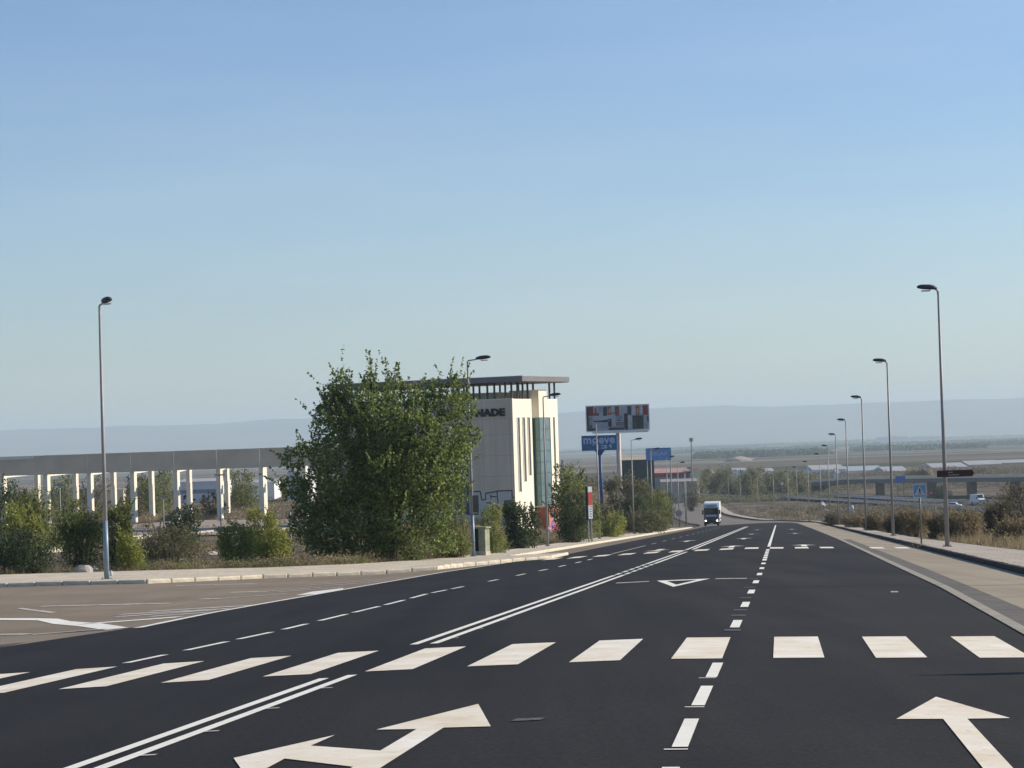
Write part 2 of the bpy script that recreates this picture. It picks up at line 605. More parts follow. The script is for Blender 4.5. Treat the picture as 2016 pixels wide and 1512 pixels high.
# right pavement and kerb
swr = drape('right_pavement', [(-40, 5.75), (330, 5.75), (420, 5.2), (520, 4.2), (600, 2.6), (790, .6), (790, 3.2), (600, 5.0), (520, 6.6), (330, 7.3), (230, 7.2), (150, 7.0), (118, 7.1),
                               (85, 7.8), (76, 8.1), (40, 8.6), (-40, 8.6)], .14, M_sideR, skirt=.5)
tag(swr, kind='structure')
kr = None
kst = MB().box(-.06, .06, 0, 1, -.3, 0)
kbr = MB().box(-.10, .10, .004, .996, -.4, 0)
kmesh = None


def kerb_line(name, pts, M, n_max, label_struct, wob=0.006):
    """kerb stones set one after another along a polyline of road coordinates"""
    root = bpy.data.objects.new(name, None)
    C.objects.link(root)
    tag(root, kind='structure')
    proto = None
    P = [W(s, q) for s, q in pts]
    P2 = [(Vector((p.x, p.y, 0)), s, q) for p, (s, q) in zip(P, pts)]
    cnt = 0
    for (a, s0, q0), (b, s1, q1) in zip(P2[:-1], P2[1:]):
        L_ = (b - a).length
        n = max(1, round(L_))
        ang = math.atan2((b - a).y, (b - a).x) - math.pi / 2
        for k in range(n):
            t = k / n
            s, q = s0 + (s1 - s0) * t, q0 + (q1 - q0) * t
            p = W(s, q, .15 + random.uniform(-wob, wob) * 2)
            if proto is None:
                ch = .05 if 'left' in name else .012
                mb = MB().box(-.075, .075, .006, .994, -.45, 0)
                proto = mb.build('kerb_stone', M, root)
                o = bevel(proto, ch, 2)
            else:
                o = proto.copy()
                C.objects.link(o)
                o.parent = root
            o.location = p
            pn = W(s + (s1 - s0) / n, q + (q1 - q0) / n, .15)
            o.rotation_euler = (math.atan2(pn.z - p.z, 1.0), 0, ang + random.uniform(-.012, .012))
            o.scale = (1, L_ / n, 1)
            cnt += 1
            if cnt >= n_max:
                return (s, q)


e_ = kerb_line('right_kerb', [(22, 5.66), (320, 5.66)], M_kerbR, 290, '')
krest = drape('kerb_run', [(311, 5.59), (330, 5.6), (420, 5.05), (520, 4.05), (600, 2.45), (790, .5), (790, .6), (600, 2.6), (520, 4.2), (420, 5.2), (330, 5.75), (311, 5.75)], .15, M_kerbR, bpy.data.objects['right_kerb'], skirt=.4)
# left pavement
swl = drape('left_pavement', [(84, -60), (80, -30), (79, -22), (83, -18.9), (85, -15.7), (86.5, -13.1), (90, -12.6), (93, -11.0), (95, -9.62),
                              (103.6, -9.72), (106, -12.75), (200, -12.8), (330, -12.9), (345, -12.9), (345, -16.2), (210, -16.4), (123, -16.3), (110, -16.6),
                              (101, -18.7), (97, -22), (98, -28), (103, -60)], .135, M_side, skirt=.5)
tag(swl, kind='structure')
kerb_line('left_kerb', [(84, -60), (80, -30), (79, -22), (83, -18.9), (85, -15.7), (86.5, -13.1), (90, -12.6), (93, -11.0), (95, -9.62),
                        (103.6, -9.72), (106, -12.75), (200, -12.8), (320, -12.9)], M_kerbL, 290, '', .012)

# ------------------------------------------------------------------ painted markings (children of the road they lie on)
T1, T2 = .030, .034


def mark(name, poly, M=M_paint, parent=None, off=T1):
    return drape(name, poly, off, M, parent or road)


def rect(name, s0, s1, q0, q1, M=M_line, parent=None, off=T1):
    return mark(name, [(s0, q0), (s0, q1), (s1, q1), (s1, q0)], M, parent, off)


for k in range(-10, 5):                                  # the near crossing
    q = -.11 + k
    if q > 2.4: break
    s0, s1 = 22.35 - (.12 * max(q, 0)), 26.15 - (.12 * max(q, 0))
    rect('crossing_stripe', s0, s1, q, q + (.50 if q > -3.5 else .47), M_paint)
for k in range(12):                                      # the second crossing
    q = -9.62 + k * 1.02
    if q < 2.3:
        rect('crossing_stripe', 91.4, 95.2, q, q + .55, M_paint)
for k in range(3):
    q = 2.62 + k * 1.02
    rect('crossing_stripe', 91.2, 94.6, q + (.45 if k == 0 else 0), q + .55, M_fade if k == 0 else M_line, shl, .012)
C_DBL = [(2, -4.36), (22.2, -4.25), (27, -4.29), (57, -4.06), (92, -3.85), (140, -3.82), (262, -3.80)]


def cdbl(s):
    return float(np.interp(s, [c_[0] for c_ in C_DBL], [c_[1] for c_ in C_DBL]))


def ribbon(name, s0, s1, qf, w0, M=M_line, parent=None, off=T1, st=20):
    n = max(1, int((s1 - s0) / st))
    ss = [s0 + (s1 - s0) * i / n for i in range(n + 1)]
    return mark(name, [(s, qf(s) - w0 / 2) for s in ss] + [(s, qf(s) + w0 / 2) for s in reversed(ss)], M, parent, off)


for sgn in (-1, 1):
    dq = sgn * .105
    ribbon('centre_line', 2, 21.6 + (.3 if sgn > 0 else 0), lambda s: cdbl(s) + dq, .095)
    ribbon('centre_line', 27.2, 57, lambda s: cdbl(s) + dq * 1.15, .105)
    for s0 in (57.6, 60.0, 62.4, 64.8, 67.2):             # broken up at the junction
        ribbon('centre_line', s0, s0 + 1.6, lambda s: cdbl(s) + dq * 1.15, .105)
    ribbon('centre_line', 69.5, 90.5, lambda s: cdbl(s) + dq * 1.2, .11)
    ribbon('centre_line', 96, 262, lambda s: cdbl(s) + dq * 1.3, .13)
dl = lambda s: -.655 + min(max(s - 16, 0) / 40, 1) * .15
for s0 in [10.9, 13.9, 16.9, 19.8] + [28.4, 34.6, 40.4, 46.3, 52.3, 58.0, 63.6]:
    ribbon('lane_dash', s0, s0 + (1.95 if s0 > 22 else 1.9), dl, .10 if s0 < 25 else .12)
for s0 in np.arange(68.5, 89, 3.2):
    ribbon('lane_dash', s0, s0 + 2.4, dl, .13)
ribbon('lane_line', 97, 268, dl, .13, M_line)
for s0 in (12.95, 15.95, 18.9):                            # setting-out ticks the painters left
    rect('chalk_tick', s0 + .79, s0 + .84, -.745, -.60, M_line)
for s0 in (31.6, 33.4, 38.2, 43.6, 49.5, 27.6):
    rect('old_dash', s0, s0 + .35, -.72, -.52, M_grey)
for s0 in (13.3, 14.6, 16.2, 18.1, 20.2, 28.3, 30.5, 33.0):
    rect('chalk_tick', s0, s0 + .07, cdbl(s0) + .15, cdbl(s0) + .25, M_fade)
ql_ = lambda s: float(np.interp(s, [26, 34, 45, 50, 60, 70, 80, 100, 300], [-7.78, -7.52, -7.62, -7.78, -7.48, -7.25, -7.1, -7.2, -7.35]))
for s0, s1 in [(26.9, 28.4), (29.3, 31.2), (31.8, 33.6), (34.4, 36.1), (37.2, 39.6), (40.3, 43.0), (43.7, 46.2), (47.3, 49.9), (50.6, 52.4), (53.1, 54.7),
               (58.6, 60.1), (63.7, 65.5), (68.6, 70.6), (73.8, 75.8), (79.0, 81.0), (84.0, 86.0)]:
    ribbon('lane_dash', s0, s1, ql_, .11)
ribbon('lane_line', 97, 122, ql_, .12, M_fade)
for s0 in range(128, 280, 12):
    ribbon('lane_dash', s0, s0 + 4.5, ql_, .12, M_fade)
# edge line of the old junction, hatching and guide lines
mark('edge_line', [(39.6, -11.30), (46.2, -11.62), (52, -11.66), (58.4, -11.66), (64, -11.62), (78, -11.60), (90, -10.95), (90, -10.82), (78, -11.46), (64, -11.48),
                   (58.4, -11.50), (52, -11.50), (46.2, -11.47), (39.6, -11.10)], M_line)
mark('worn_patch', [(28, -11.9), (31, -13.6), (35.5, -13.2), (36.8, -12.2), (34, -12.02)], mat('worn_grey_patch', (.07, .062, .055), .9, .35, 1.2, .3, 30), old, .010)
og = dict(M=M_fade, parent=old, off=.012)
mark('guide_line', [(50.6, -17.4), (50.2, -16.5), (49.6, -15.75), (44.6, -13.3), (40.7, -11.68), (40.1, -11.9), (44.0, -13.6), (49.0, -16.0), (49.9, -17.4)], M_line, old, .012)
mark('guide_line', [(57, -19), (53.5, -17.0), (53.0, -17.0), (56.6, -19)], M_fade, old, .012)
for a0, a1, q0, q1 in [(45.1, 45.3, -13.9, -12.0), (47.2, 47.3, -13.1, -11.9), (49.0, 48.9, -14.4, -12.1), (50.9, 49.1, -14.8, -11.9), (51.9, 50.6, -14.4, -11.8)]:
    mark('hatch_bar', [(a0 - .25, q0), (a1 - .25, q1), (a1 + .42, q1), (a0 + .42, q0)], M_line if a0 < 46 else M_fade, old, .012)
mark('hatch_bar', [(57.9, -12.35), (61.2, -12.6), (63, -12.1), (60.5, -11.66), (57.9, -11.66)], M_line, old, .012)
mark('hatch_bar', [(40.4, -13.3), (40.7, -12.15), (41.0, -12.1), (40.8, -13.4)], **og)
mark('hatch_bar', [(42.0, -14.6), (40.9, -13.6), (41.2, -13.5), (42.4, -14.5)], **og)
for s0, q0, q1 in [(57.6, -18.8, -15.6), (60.5, -15.5, -13.2), (64.0, -14.2, -12.4), (66, -16, -13.4), (68.6, -13.8, -12.2), (71.5, -15.0, -12.6), (75, -20, -17.4)]:
    mark('worn_line', [(s0, q0), (s0 + .15, q1), (s0 + .75, q1), (s0 + .6, q0)], **og)
# arrows
mark('arrow_marking', [(17.5, 1.15), (15.65, 1.53), (15.63, 1.235), (11.6, 1.24), (11.6, 1.075), (15.63, 1.07), (15.65, .75)], M_paint)
mark('arrow_marking', [(17.6, -2.37), (15.6, -2.02), (15.65, -2.35), (12.0, -2.35), (12.0, -2.53), (13.3, -2.53), (13.95, -3.07), (12.9, -3.05), (14.15, -3.43),
                       (15.42, -3.05), (14.72, -3.07), (14.2, -2.53), (15.62, -2.53), (15.7, -2.82)], M_paint)
for s0, q0 in [(100.5, -2.13), (100.5, 1.02), (132, -2.1), (160, -2.0), (160, 1.02), (133, -5.4), (200, -2.0), (200, 1.0)]:
    mark('arrow_marking', [(s0 + 2, q0), (s0, q0 - .55), (s0, q0 - .12), (s0 - 3.5, q0 - .12), (s0 - 3.5, q0 + .12), (s0, q0 + .12), (s0, q0 + .55)], M_line if s0 < 150 else M_fade)
mark('arrow_marking', [(97.5, -5.35), (99.5, -5.95), (99.5, -5.5), (103, -5.5), (103, -5.2), (99.5, -5.2), (99.5, -4.8)], M_paint)
# give-way line and triangle
o3, i3 = [(50.2, -2.75), (50.2, -1.58), (45.3, -2.16)], [(49.6, -2.50), (49.6, -1.83), (46.7, -2.16)]
for i in range(3):
    j = (i + 1) % 3
    mark('give_way_triangle', [o3[i], o3[j], i3[j], i3[i]], M_line)
rect('give_way_bar', 49.6, 50.1, -3.62, -2.9, M_fade)
rect('give_way_bar', 49.6, 50.1, -1.45, -.76, M_fade)
# paving joints across the new asphalt and the pale shoulder
M_jnt = mat('joint_tar', (.018, .018, .02), .8, .2, 4)
M_crk = mat('crack_filler', (.13, .11, .09), .9, .3, 3)
for s0, q0, q1 in [(33.6, 3.3, 5.5), (38.4, 3.6, 5.58), (48.2, 3.4, 5.58), (57.5, 3.3, 5.58), (72.0, 3.4, 5.58), (86, 3.4, 5.58)]:
    mark('shoulder_crack', [(s0, q0), (s0 + .3, (q0 + q1) / 2), (s0 + .1, q1), (s0 + .16, q1), (s0 + .36, (q0 + q1) / 2), (s0 + .06, q0)], M_crk, shl, .012)
for s0, q0, q1 in [(31.2, -.3, 1.6), (43.9, 1.2, 2.4)]:
    pass
drape('paint_smear', [(40.4, 1.92), (40.4, 2.05), (41.0, 2.08), (41.0, 1.95)], T1, M_fade, road)
drape('paint_smear', [(15.95, -1.93), (15.95, -1.72), (16.12, -1.70), (16.15, -1.90)], T1, M_grey, road)

# ================================================================== street lamps
M_galv = mat('galvanised_steel', (.30, .29, .28), .55, .12, 2, 0, metal=.15)
M_headm = mat('lamp_head_paint', (.035, .04, .055), .45, .1, 4)
M_bluep = mat('blue_grey_pole_paint', (.20, .27, .33), .4, .2, 2.5, 0, spec=.5)
M_dglass = mat('lamp_glass', (.25, .27, .28), .15, .1, 5, spec=.6)


def loft_head(L_, wd, h):
    """flattened street-lamp head running along +X: narrow neck, wide body, rounded nose"""
    mb = MB()
    prof_ = [(0, .35, .45), (.18, .6, .8), (.35, 1, 1), (.75, .95, .9), (.93, .7, .6), (1.0, .35, .25)]
    n = 10
    rings = []
    for t, a, b in prof_:
        ring = []
        for k in range(n):
            an = 2 * math.pi * k / n
            y, z = math.cos(an), math.sin(an)
            ring.append((t * L_, y * wd / 2 * a, (z * h * .62 * b if z > 0 else z * h * .38 * b) + t * .06))
        rings.append(ring)
    vs = [v for r_ in rings for v in r_]
    fs = [(i * n + k, i * n + (k + 1) % n, (i + 1) * n + (k + 1) % n, (i + 1) * n + k) for i in range(len(rings) - 1) for k in range(n)]
    fs += [tuple(range(n)), tuple(range((len(rings) - 1) * n, len(rings) * n))]
    return mb.add(vs, fs)


def make_lamp(arm, lower):
    t = thing('street_lamp', (0, 0, 0), 0, 'x', 'street lamp', 'street lamps along the road')
    h = 9.78
    MB().tube([(0, 0, .02), (0, 0, h)], [.088, .042], 10).build('pole', M_galv, t, True)
    b = MB().box(-.17, .17, -.17, .17, 0, .03)
    for x in (-.12, .12):
        for y in (-.12, .12):
            b.tube([(x, y, .03), (x, y, .08)], [.018, .018], 6)
    b.build('base_plate', M_galv, t)
    MB().box(-.05, .05, -.098, -.06, .55, .95).build('inspection_door', M_galv, t)
    if lower:
        MB().tube([(0, 0, .03), (0, 0, 2.1)], [.096, .086], 12).build('lower_sleeve', M_bluep, t, True)
    MB().tube([(0, 0, h - .12), (.03, 0, h + .03), (arm + .12, 0, h + .10)], [.045, .038, .03], 8).build('arm', M_galv, t, True)
    hd = loft_head(.76, .33, .21)
    hd.v = [(x + arm, y, z + h + .12) for x, y, z in hd.v]
    o = hd.build('lamp_head', M_headm, t, True)
    g = MB().box(.26, .60, -.11, .11, -.115, -.075)
    g.v = [(x + arm, y, z + h + .12) for x, y, z in g.v]
    g.build('lens', M_dglass, o)
    return t


RA = -math.atan(K)
lampL, lampLb, lampR = make_lamp(.42, False), make_lamp(.42, True), make_lamp(.04, False)
lampL['label'] = lampLb['label'] = lampR['label'] = ''
used = set()


def put_lamp(proto, s, q, rz, label, z=None):
    o = proto if proto.name not in used else copy_tree(proto)
    used.add(proto.name)
    used.add(o.name)
    p = W(s, q, .135)
    if z is not None: p.z = z
    o.location = p
    o.rotation_euler = (0, 0, rz)
    o['label'] = label
    return o


ordn = ['nearest', 'second', 'third', 'fourth', 'fifth', 'sixth', 'seventh', 'eighth', 'ninth', 'tenth', 'eleventh', 'twelfth', 'thirteenth', 'fourteenth']
put_lamp(lampR, 45.5, 6.36, math.pi + RA, 'street lamp outside the frame on the right, throwing the long shadow across the road')
for i, s in enumerate([87.1, 128.8, 169.2, 210.5, 249.1, 291, 332, 380, 423, 465, 505, 547, 590, 632]):
    q = float(np.interp(s, [87, 300, 332, 380, 423, 465, 632], [6.36, 6.42, 6.1, 5.5, 5.3, 5.9, 4.6]))
    lb = ('nearest tall grey street lamp on the right pavement, carrying the brown direction sign' if i == 0 else
          f'{ordn[i]} street lamp from the front along the right pavement, head pointing left')
    put_lamp(lampR, s, q, math.pi + RA, lb)
put_lamp(lampLb, 81.5, -24.1, R(-62), 'tall blue-grey street lamp standing alone on the left pavement in front of the concrete frame', float(prof(82, -24.3)) + .14)
put_lamp(lampLb, 114.3, -15.4, RA, 'street lamp with a blue lower sleeve at the right edge of the big tree')
for i, s in enumerate([149.9, 193.3, 239, 275, 313, 349, 392, 433]):
    q = -15.3
    lb = ['street lamp in front of the glass bay of the tall building', 'street lamp in front of the billboard, right of the red and white totem',
          'street lamp between the billboard mast and the pale blue RELAX sign', 'street lamp whose head overlaps the pale blue RELAX sign',
          'street lamp at the right edge of the pale blue RELAX sign', 'street lamp just right of the RELAX sign, before the red roofed station',
          'small far street lamp left of the road where it bends', 'farthest street lamp on the left side of the road'][i]
    put_lamp(lampL, s, q, RA, lb)

# utility box on the second left lamp
o = MB().box(.06, .34, -.05, .06, 2.2, 3.05).build('sign_back', mat('dull_sign_back', (.10, .11, .12), .6, .2, 3), None)
o.location = W(114.3, -15.4, .135)
tag(o, 'small dull grey panel fixed to the blue-sleeved lamp by the big tree', 'sign')

# ------------------------------------------------------------------ utility cabinet left of the second lamp
M_cab = mat('cabinet_render', (.27, .28, .20), .9, .25, 2.5, .4, 20)
M_cabd = mat('cabinet_dark_door', (.018, .018, .02), .7, .2, 3)
M_cabb = mat('cabinet_plinth', (.42, .40, .33), .9, .15, 3)
p = at(949, 1090, 117)
t = thing('utility_cabinet', (p.x, 117, gz(p.x, 117) + .1), R(-28), 'mossy concrete utility cabinet with a black open side beside the lamp near the big tree', 'cabinet')
MB().box(-.42, .36, -.25, .25, 0, .25).build('plinth', M_cabb, t)
MB().box(-.05, .34, -.24, .24, .25, 1.42).build('shell', M_cab, t)
MB().box(-.40, -.05, -.20, .20, .25, 1.40).build('door', M_cabd, t)
MB().box(-.46, .42, -.29, .29, 1.42, 1.50).build('roof', M_cab, t)

# ================================================================== signs near the road
M_pole = mat('sign_pole', (.16, .16, .16), .5, .1, 3, metal=.3)
M_white = mat('sign_white', (.72, .73, .72), .5, .05, 3)
M_sblue = mat('sign_blue', (.03, .13, .38), .5, .08, 3)
M_black = mat('sign_black', (.012, .012, .014), .5, .1, 3)
M_brown = mat('sign_brown', (.055, .020, .018), .5, .12, 3)
M_red = mat('sign_red', (.50, .03, .03), .5, .08, 3)
M_greyb = mat('sign_grey_back', (.24, .25, .27), .6, .08, 3)


M_fadew = mat('sun_faded_white', (.48, .50, .50), .6, .1, 3)
M_sfade = mat('sun_faded_blue', (.12, .27, .42), .6, .12, 2)


def crossing_sign(loc, label, hgt, sz):
    t = thing('crossing_sign', loc, RA, label, 'road sign', 'pedestrian crossing signs')
    MB().tube([(0, 0, 0), (0, 0, hgt)], [.035, .035], 8).build('pole', M_pole, t, True)
    a = sz / 2
    zc = hgt - a + .02
    pl_ = MB().box(-a, a, -.065, -.045, zc - a, zc + a).build('panel', M_sfade, t)
    b = MB()
    e = .035
    for x0, x1, z0, z1 in ((-a, a, a - e, a), (-a, a, -a, -a + e), (-a, -a + e, -a + e, a - e), (a - e, a, -a + e, a - e)):
        b.box(x0, x1, -.070, -.0655, zc + z0, zc + z1)
    b.build('border', M_fadew, pl_)
    MB().prism([(-a * .78, zc - a * .68), (a * .78, zc - a * .68), (0, zc + a * .78)], -.0702, -.0657).build('triangle', M_fadew, pl_)
    mb = MB()
    u = a / 5
    for poly in ([(-.2, 1.6), (.4, 1.6), (.4, 2.2), (-.2, 2.2)], [(-.5, 1.5), (.6, 1.4), (.5, -.4), (-.3, -.4)],
                 [(-.3, -.4), (.2, -.4), (-.7, -2.8), (-1.2, -2.8)], [(.05, -.4), (.5, -.4), (1.3, -2.8), (.8, -2.8)],
                 [(.5, 1.3), (.9, .1), (.65, 0), (.3, 1.0)], [(-.4, 1.3), (-.95, .2), (-.7, .1), (-.2, 1.0)],
                 [(-2.6, -3.1), (-2.0, -3.1), (-1.7, -3.35), (-2.5, -3.35)], [(-.6, -3.1), (.1, -3.1), (.1, -3.35), (-.6, -3.35)], [(1.4, -3.1), (2.0, -3.1), (2.3, -3.35), (1.5, -3.35)]):
        mb.prism([(x * u, zc + z * u) for x, z in poly], -.0735, -.0705)
    mb.build('walking_figure', M_black, pl_)
    return t


p = at(1814, 1068, 95.5)
crossing_sign((p.x, 95.5, float(prof(95.5, 6.6)) + .135), 'blue square crossing sign on a thin pole left of the nearest right lamp', 2.5, .56)
crossing_sign(tuple(W(21.2, 6.1, .135)), 'crossing sign outside the frame at the near crossing, casting the nearest thin shadow', 2.6, .62)

pl1 = W(87.1, 6.36, .135)
t = thing('direction_sign', (pl1.x, pl1.y - .12, pl1.z + 2.78), RA + R(4), 'long brown direction sign fixed across the nearest right lamp', 'direction sign')
pn = MB().prism([(-.32, -.12), (1.02, -.12), (1.08, 0), (1.02, .14), (-.32, .14)], -.02, .02).build('panel', M_brown, t)
e = MB()
for x0, x1, z0, z1 in ((-.32, 1.02, .120, .135), (-.32, 1.02, -.115, -.10)):
    e.box(x0, x1, -.0245, -.0205, z0, z1)
e.build('border', mat('brown_sign_edge', (.16, .09, .08), .5), pn)
e = MB()
rr = random.Random(4)
x = .10
while x < .28:
    wl_ = rr.uniform(.016, .024); e.box(x, x + wl_, -.025, -.021, .035, .035 + rr.choice([.035, .05])); x += wl_ + .012
x = .10
while x < .52:
    wl_ = rr.uniform(.016, .026); e.box(x, x + wl_, -.025, -.021, -.065, -.065 + rr.choice([.04, .04, .06])); x += wl_ + .012
e.build('lettering', mat('sign_lettering', (.38, .34, .33), .6), pn)
MB().box(-.03, .03, .02, .10, -.10, .10).build('bracket', M_pole, t)


def text_mesh(body, size, depth, fat=0.0, squeeze=1.0):
    cu = bpy.data.curves.new('t', 'FONT')
    cu.body = body
    cu.size = size
    cu.extrude = depth
    cu.offset = fat
    cu.align_x = 'CENTER'
    cu.resolution_u = 3
    cu.space_character = 1.06
    ob = bpy.data.objects.new('t', cu)
    C.objects.link(ob)
    dg = bpy.context.evaluated_depsgraph_get()
    me = bpy.data.meshes.new_from_object(ob.evaluated_get(dg))
    bpy.data.objects.remove(ob)
    bpy.data.curves.remove(cu)
    for v in me.vertices:
        x, y, z = v.co
        v.co = (x * squeeze, -z, y)
    me.materials.clear()
    return me


def letters(name, body, size, M, parent, loc, fat=0.0, squeeze=1.0, depth=.02, rz=0.0):
    me = text_mesh(body, size, depth, fat, squeeze)
    me.materials.append(M)
    o = bpy.data.objects.new(name, me)
    C.objects.link(o)
    o.parent = parent
    o.location = loc
    o.rotation_euler = (0, 0, rz)
    return o


def span(px0, px1, py0, py1, D):
    """metres (x0, x1, z0, z1) covered at depth D by a box of the picture"""
    a, b = at(px0, (py0 + py1) / 2, D), at(px1, (py0 + py1) / 2, D)
    c1, c2 = at((px0 + px1) / 2, py0, D), at((px0 + px1) / 2, py1, D)
    return a.x, b.x, c2.z, c1.z


# big billboard on its mast
M_mast = mat('mast_paint', (.52, .46, .42), .6, .15, .6)
M_frame = mat('billboard_frame', (.66, .67, .66), .6, .1, 2)
x0, x1, z0, z1 = span(1155, 1277, 799, 847, 350)
gx = at(1221, 985, 350)
zb = gz(gx.x, 350)
t = thing('billboard', (gx.x, 350, zb), R(-4), 'large landscape billboard with a collage of interiors on a single tall mast', 'billboard')
X0, X1, Z0, Z1 = x0 - gx.x, x1 - gx.x, z0 - zb, z1 - zb
MB().tube([(0, .6, 0), (0, .6, Z0 + .3)], [.42, .36], 14).build('mast', M_mast, t, True)
M_poster = mat('poster_ground', (.36, .38, .42), .6, .15, .5)
panel = MB().box(X0, X1, -.05, .35, Z0, Z1).build('panel', M_poster, t)
b = MB()
b.box(X0 - .12, X1 + .12, -.16, .40, Z1, Z1 + .16).box(X0 - .12, X1 + .12, -.16, .40, Z0 - .16, Z0)
b.box(X0 - .14, X0, -.16, .40, Z0, Z1).box(X1, X1 + .14, -.16, .40, Z0, Z1)
b.build('frame', M_frame, t)
b = MB()
b.box(X0 + .8, X1 - .1, -1.0, -.3, Z0 - .42, Z0 - .34).box(X0 + .8, X1 - .1, -1.02, -.98, Z0 - .34, Z0 - .05)
for k in range(9):
    xx = X0 + 1 + (X1 - X0 - 1.4) * k / 8
    b.box(xx - .04, xx + .04, -.98, .3, Z0 - .34, Z0 - .26)
b.build('catwalk', M_frame, t)
WB, HB = X1 - X0, Z1 - Z0
pics = [  # x0,x1 (0..1), z0,z1 (0..1 from the bottom), colour
    (0, .03, .0, 1, (.05, .05, .055)), (.03, .11, .62, 1, (.16, .05, .04)), (.10, .20, .62, .74, (.20, .07, .055)), (.13, .16, .74, .93, (.30, .09, .07)),
    (.02, .09, .06, .55, (.11, .11, .10)), (.02, .13, 0, .12, (.05, .05, .05)), (.11, .33, .36, .42, (.03, .04, .06)), (.13, .34, .12, .36, (.33, .34, .36)),
    (.05, .08, .25, .60, (.26, .27, .26)), (.20, .25, .78, .96, (.25, .29, .36)), (.27, .33, .60, .97, (.035, .04, .07)), (.34, .40, .64, .98, (.30, .10, .07)),
    (.36, .39, .74, .9, (.38, .32, .30)), (.40, .46, .66, .74, (.22, .18, .20)), (.46, .525, .60, .98, (.22, .065, .05)), (.345, .40, .16, .48, (.02, .022, .03)),
    (.35, .60, .02, .10, (.05, .045, .055)), (.36, .62, .10, .16, (.24, .20, .22)), (.47, .58, .44, .60, (.20, .24, .30)), (.48, .55, .38, .42, (.05, .06, .08)),
    (.47, .60, .18, .34, (.17, .17, .15)), (.605, .66, .06, .68, (.035, .022, .035)), (.62, .66, .0, .06, (.03, .03, .03)), (.66, .72, .62, .98, (.05, .055, .07)),
    (.735, .79, .60, .98, (.45, .47, .48)), (.80, .85, .60, .97, (.26, .085, .04)), (.815, .835, .66, .88, (.42, .40, .34)), (.87, .905, .66, .98, (.50, .50, .48)),
    (.91, .985, .60, .98, (.24, .03, .035)), (.74, .915, .03, .58, (.028, .045, .040)), (.76, .80, .10, .5, (.07, .085, .08)), (.665, .73, .02, .56, (.40, .42, .43)),
    (.975, 1, .30, .55, (.03, .04, .06)), (.93, .98, .04, .26, (.26, .25, .24))]
cache = {}
for i, (a, b_, c_, d_, col) in enumerate(pics):
    if col not in cache:
        cache[col] = mat('poster_print', col, .6, .18, 1.2)
    y = -.055 - .0025 * (i + 1)
    MB().box(X0 + a * WB, X0 + b_ * WB, y, -.05, Z0 + c_ * HB, Z0 + d_ * HB).build('printed_patch', cache[col], panel)

# blue fuel station sign
M_moeve = mat('deep_blue_sign', (.015, .12, .28), .5, .1, .8)
M_moevew = mat('pale_blue_lettering', (.36, .45, .60), .5, .05, 2)
M_bpole = mat('blue_mast', (.02, .07, .20), .5, .12, 1)
x0, x1, z0, z1 = span(1145, 1214.5, 857, 887, 338)
gx = at(1185, 985, 338)
zb = gz(gx.x, 338)
t = thing('fuel_station_sign', (gx.x, 338, zb), R(-6), 'blue sign reading moeve on a blue mast below the billboard', 'sign')
X0, X1, Z0, Z1 = x0 - gx.x, x1 - gx.x, z0 - zb, z1 - zb
pn = MB().box(X0, X1, -.2, .2, Z0, Z1).build('panel', M_moeve, t)
xm = (at(1181, 900, 338).x - gx.x)
MB().tube([(xm + .1, .1, 0), (xm, .1, Z0 + .2)], [.26, .22], 10).build('mast', M_bpole, t, True)
MB().prism([(xm - .25, Z0 - .7), (xm + .25, Z0 - .7), (xm + .75, Z0), (xm - .75, Z0)], -.05, .15).build('bracket', M_bpole, t)
letters('lettering', 'moeve', 1.7, M_moevew, pn, ((X0 + X1) / 2 - .02, -.215, Z1 - 1.2), .055, .98, .012)
b = MB()
hh = Z1 - Z0
for x_, w_, z_, h_ in ((.30, .72, .56, .05), (.30, .035, .56 - .24, .24), (.41, .05, .06, .36), (.53, .10, .28, .07), (.53, .10, .12, .07), (.635, .06, .12, .24), (.76, .07, .22, .16), (.80, .03, .12, .12)):
    b.box(X0 + (X1 - X0) * (x_ + .02), X0 + (X1 - X0) * (x_ + min(w_, .12) + .02), -.215, -.2, Z0 + hh * z_, Z0 + hh * (z_ + h_))
b.build('service_icons', M_moevew, pn)

# pale blue RELAX sign
M_relax = mat('pale_blue_sign', (.13, .30, .55), .55, .1, .8)
M_relaxw = mat('washed_lettering', (.36, .46, .62), .55, .05, 2)
x0, x1, z0, z1 = span(1271.5, 1321, 882, 906.5, 372)
gx = at(1296, 975, 372)
zb = gz(gx.x, 372)
t = thing('relax_sign', (gx.x, 372, zb), R(-4), 'pale blue rectangular sign reading RELAX on two thin posts', 'sign')
X0, X1, Z0, Z1 = x0 - gx.x, x1 - gx.x, z0 - zb, z1 - zb
pn = MB().box(X0, X1, -.12, .12, Z0, Z1).build('panel', M_relax, t)
b = MB()
for xx in (X0 + .15, X1 - .15):
    MB().tube([(xx, .2, 0), (xx, .2, Z1 - .1)], [.09, .09], 8).build('post', M_greyb, t, True)
b.box(X0, X1, -.14, -.122, Z1 - .12, Z1).box(X0, X1, -.14, -.122, Z0, Z0 + .07)
b.build('edge_trim', M_sblue, pn)
letters('lettering', 'RELAX', .82, M_relaxw, pn, ((X0 + X1) / 2 + .1, -.125, (Z0 + Z1) / 2 - .15), .02, 1.12, .008)

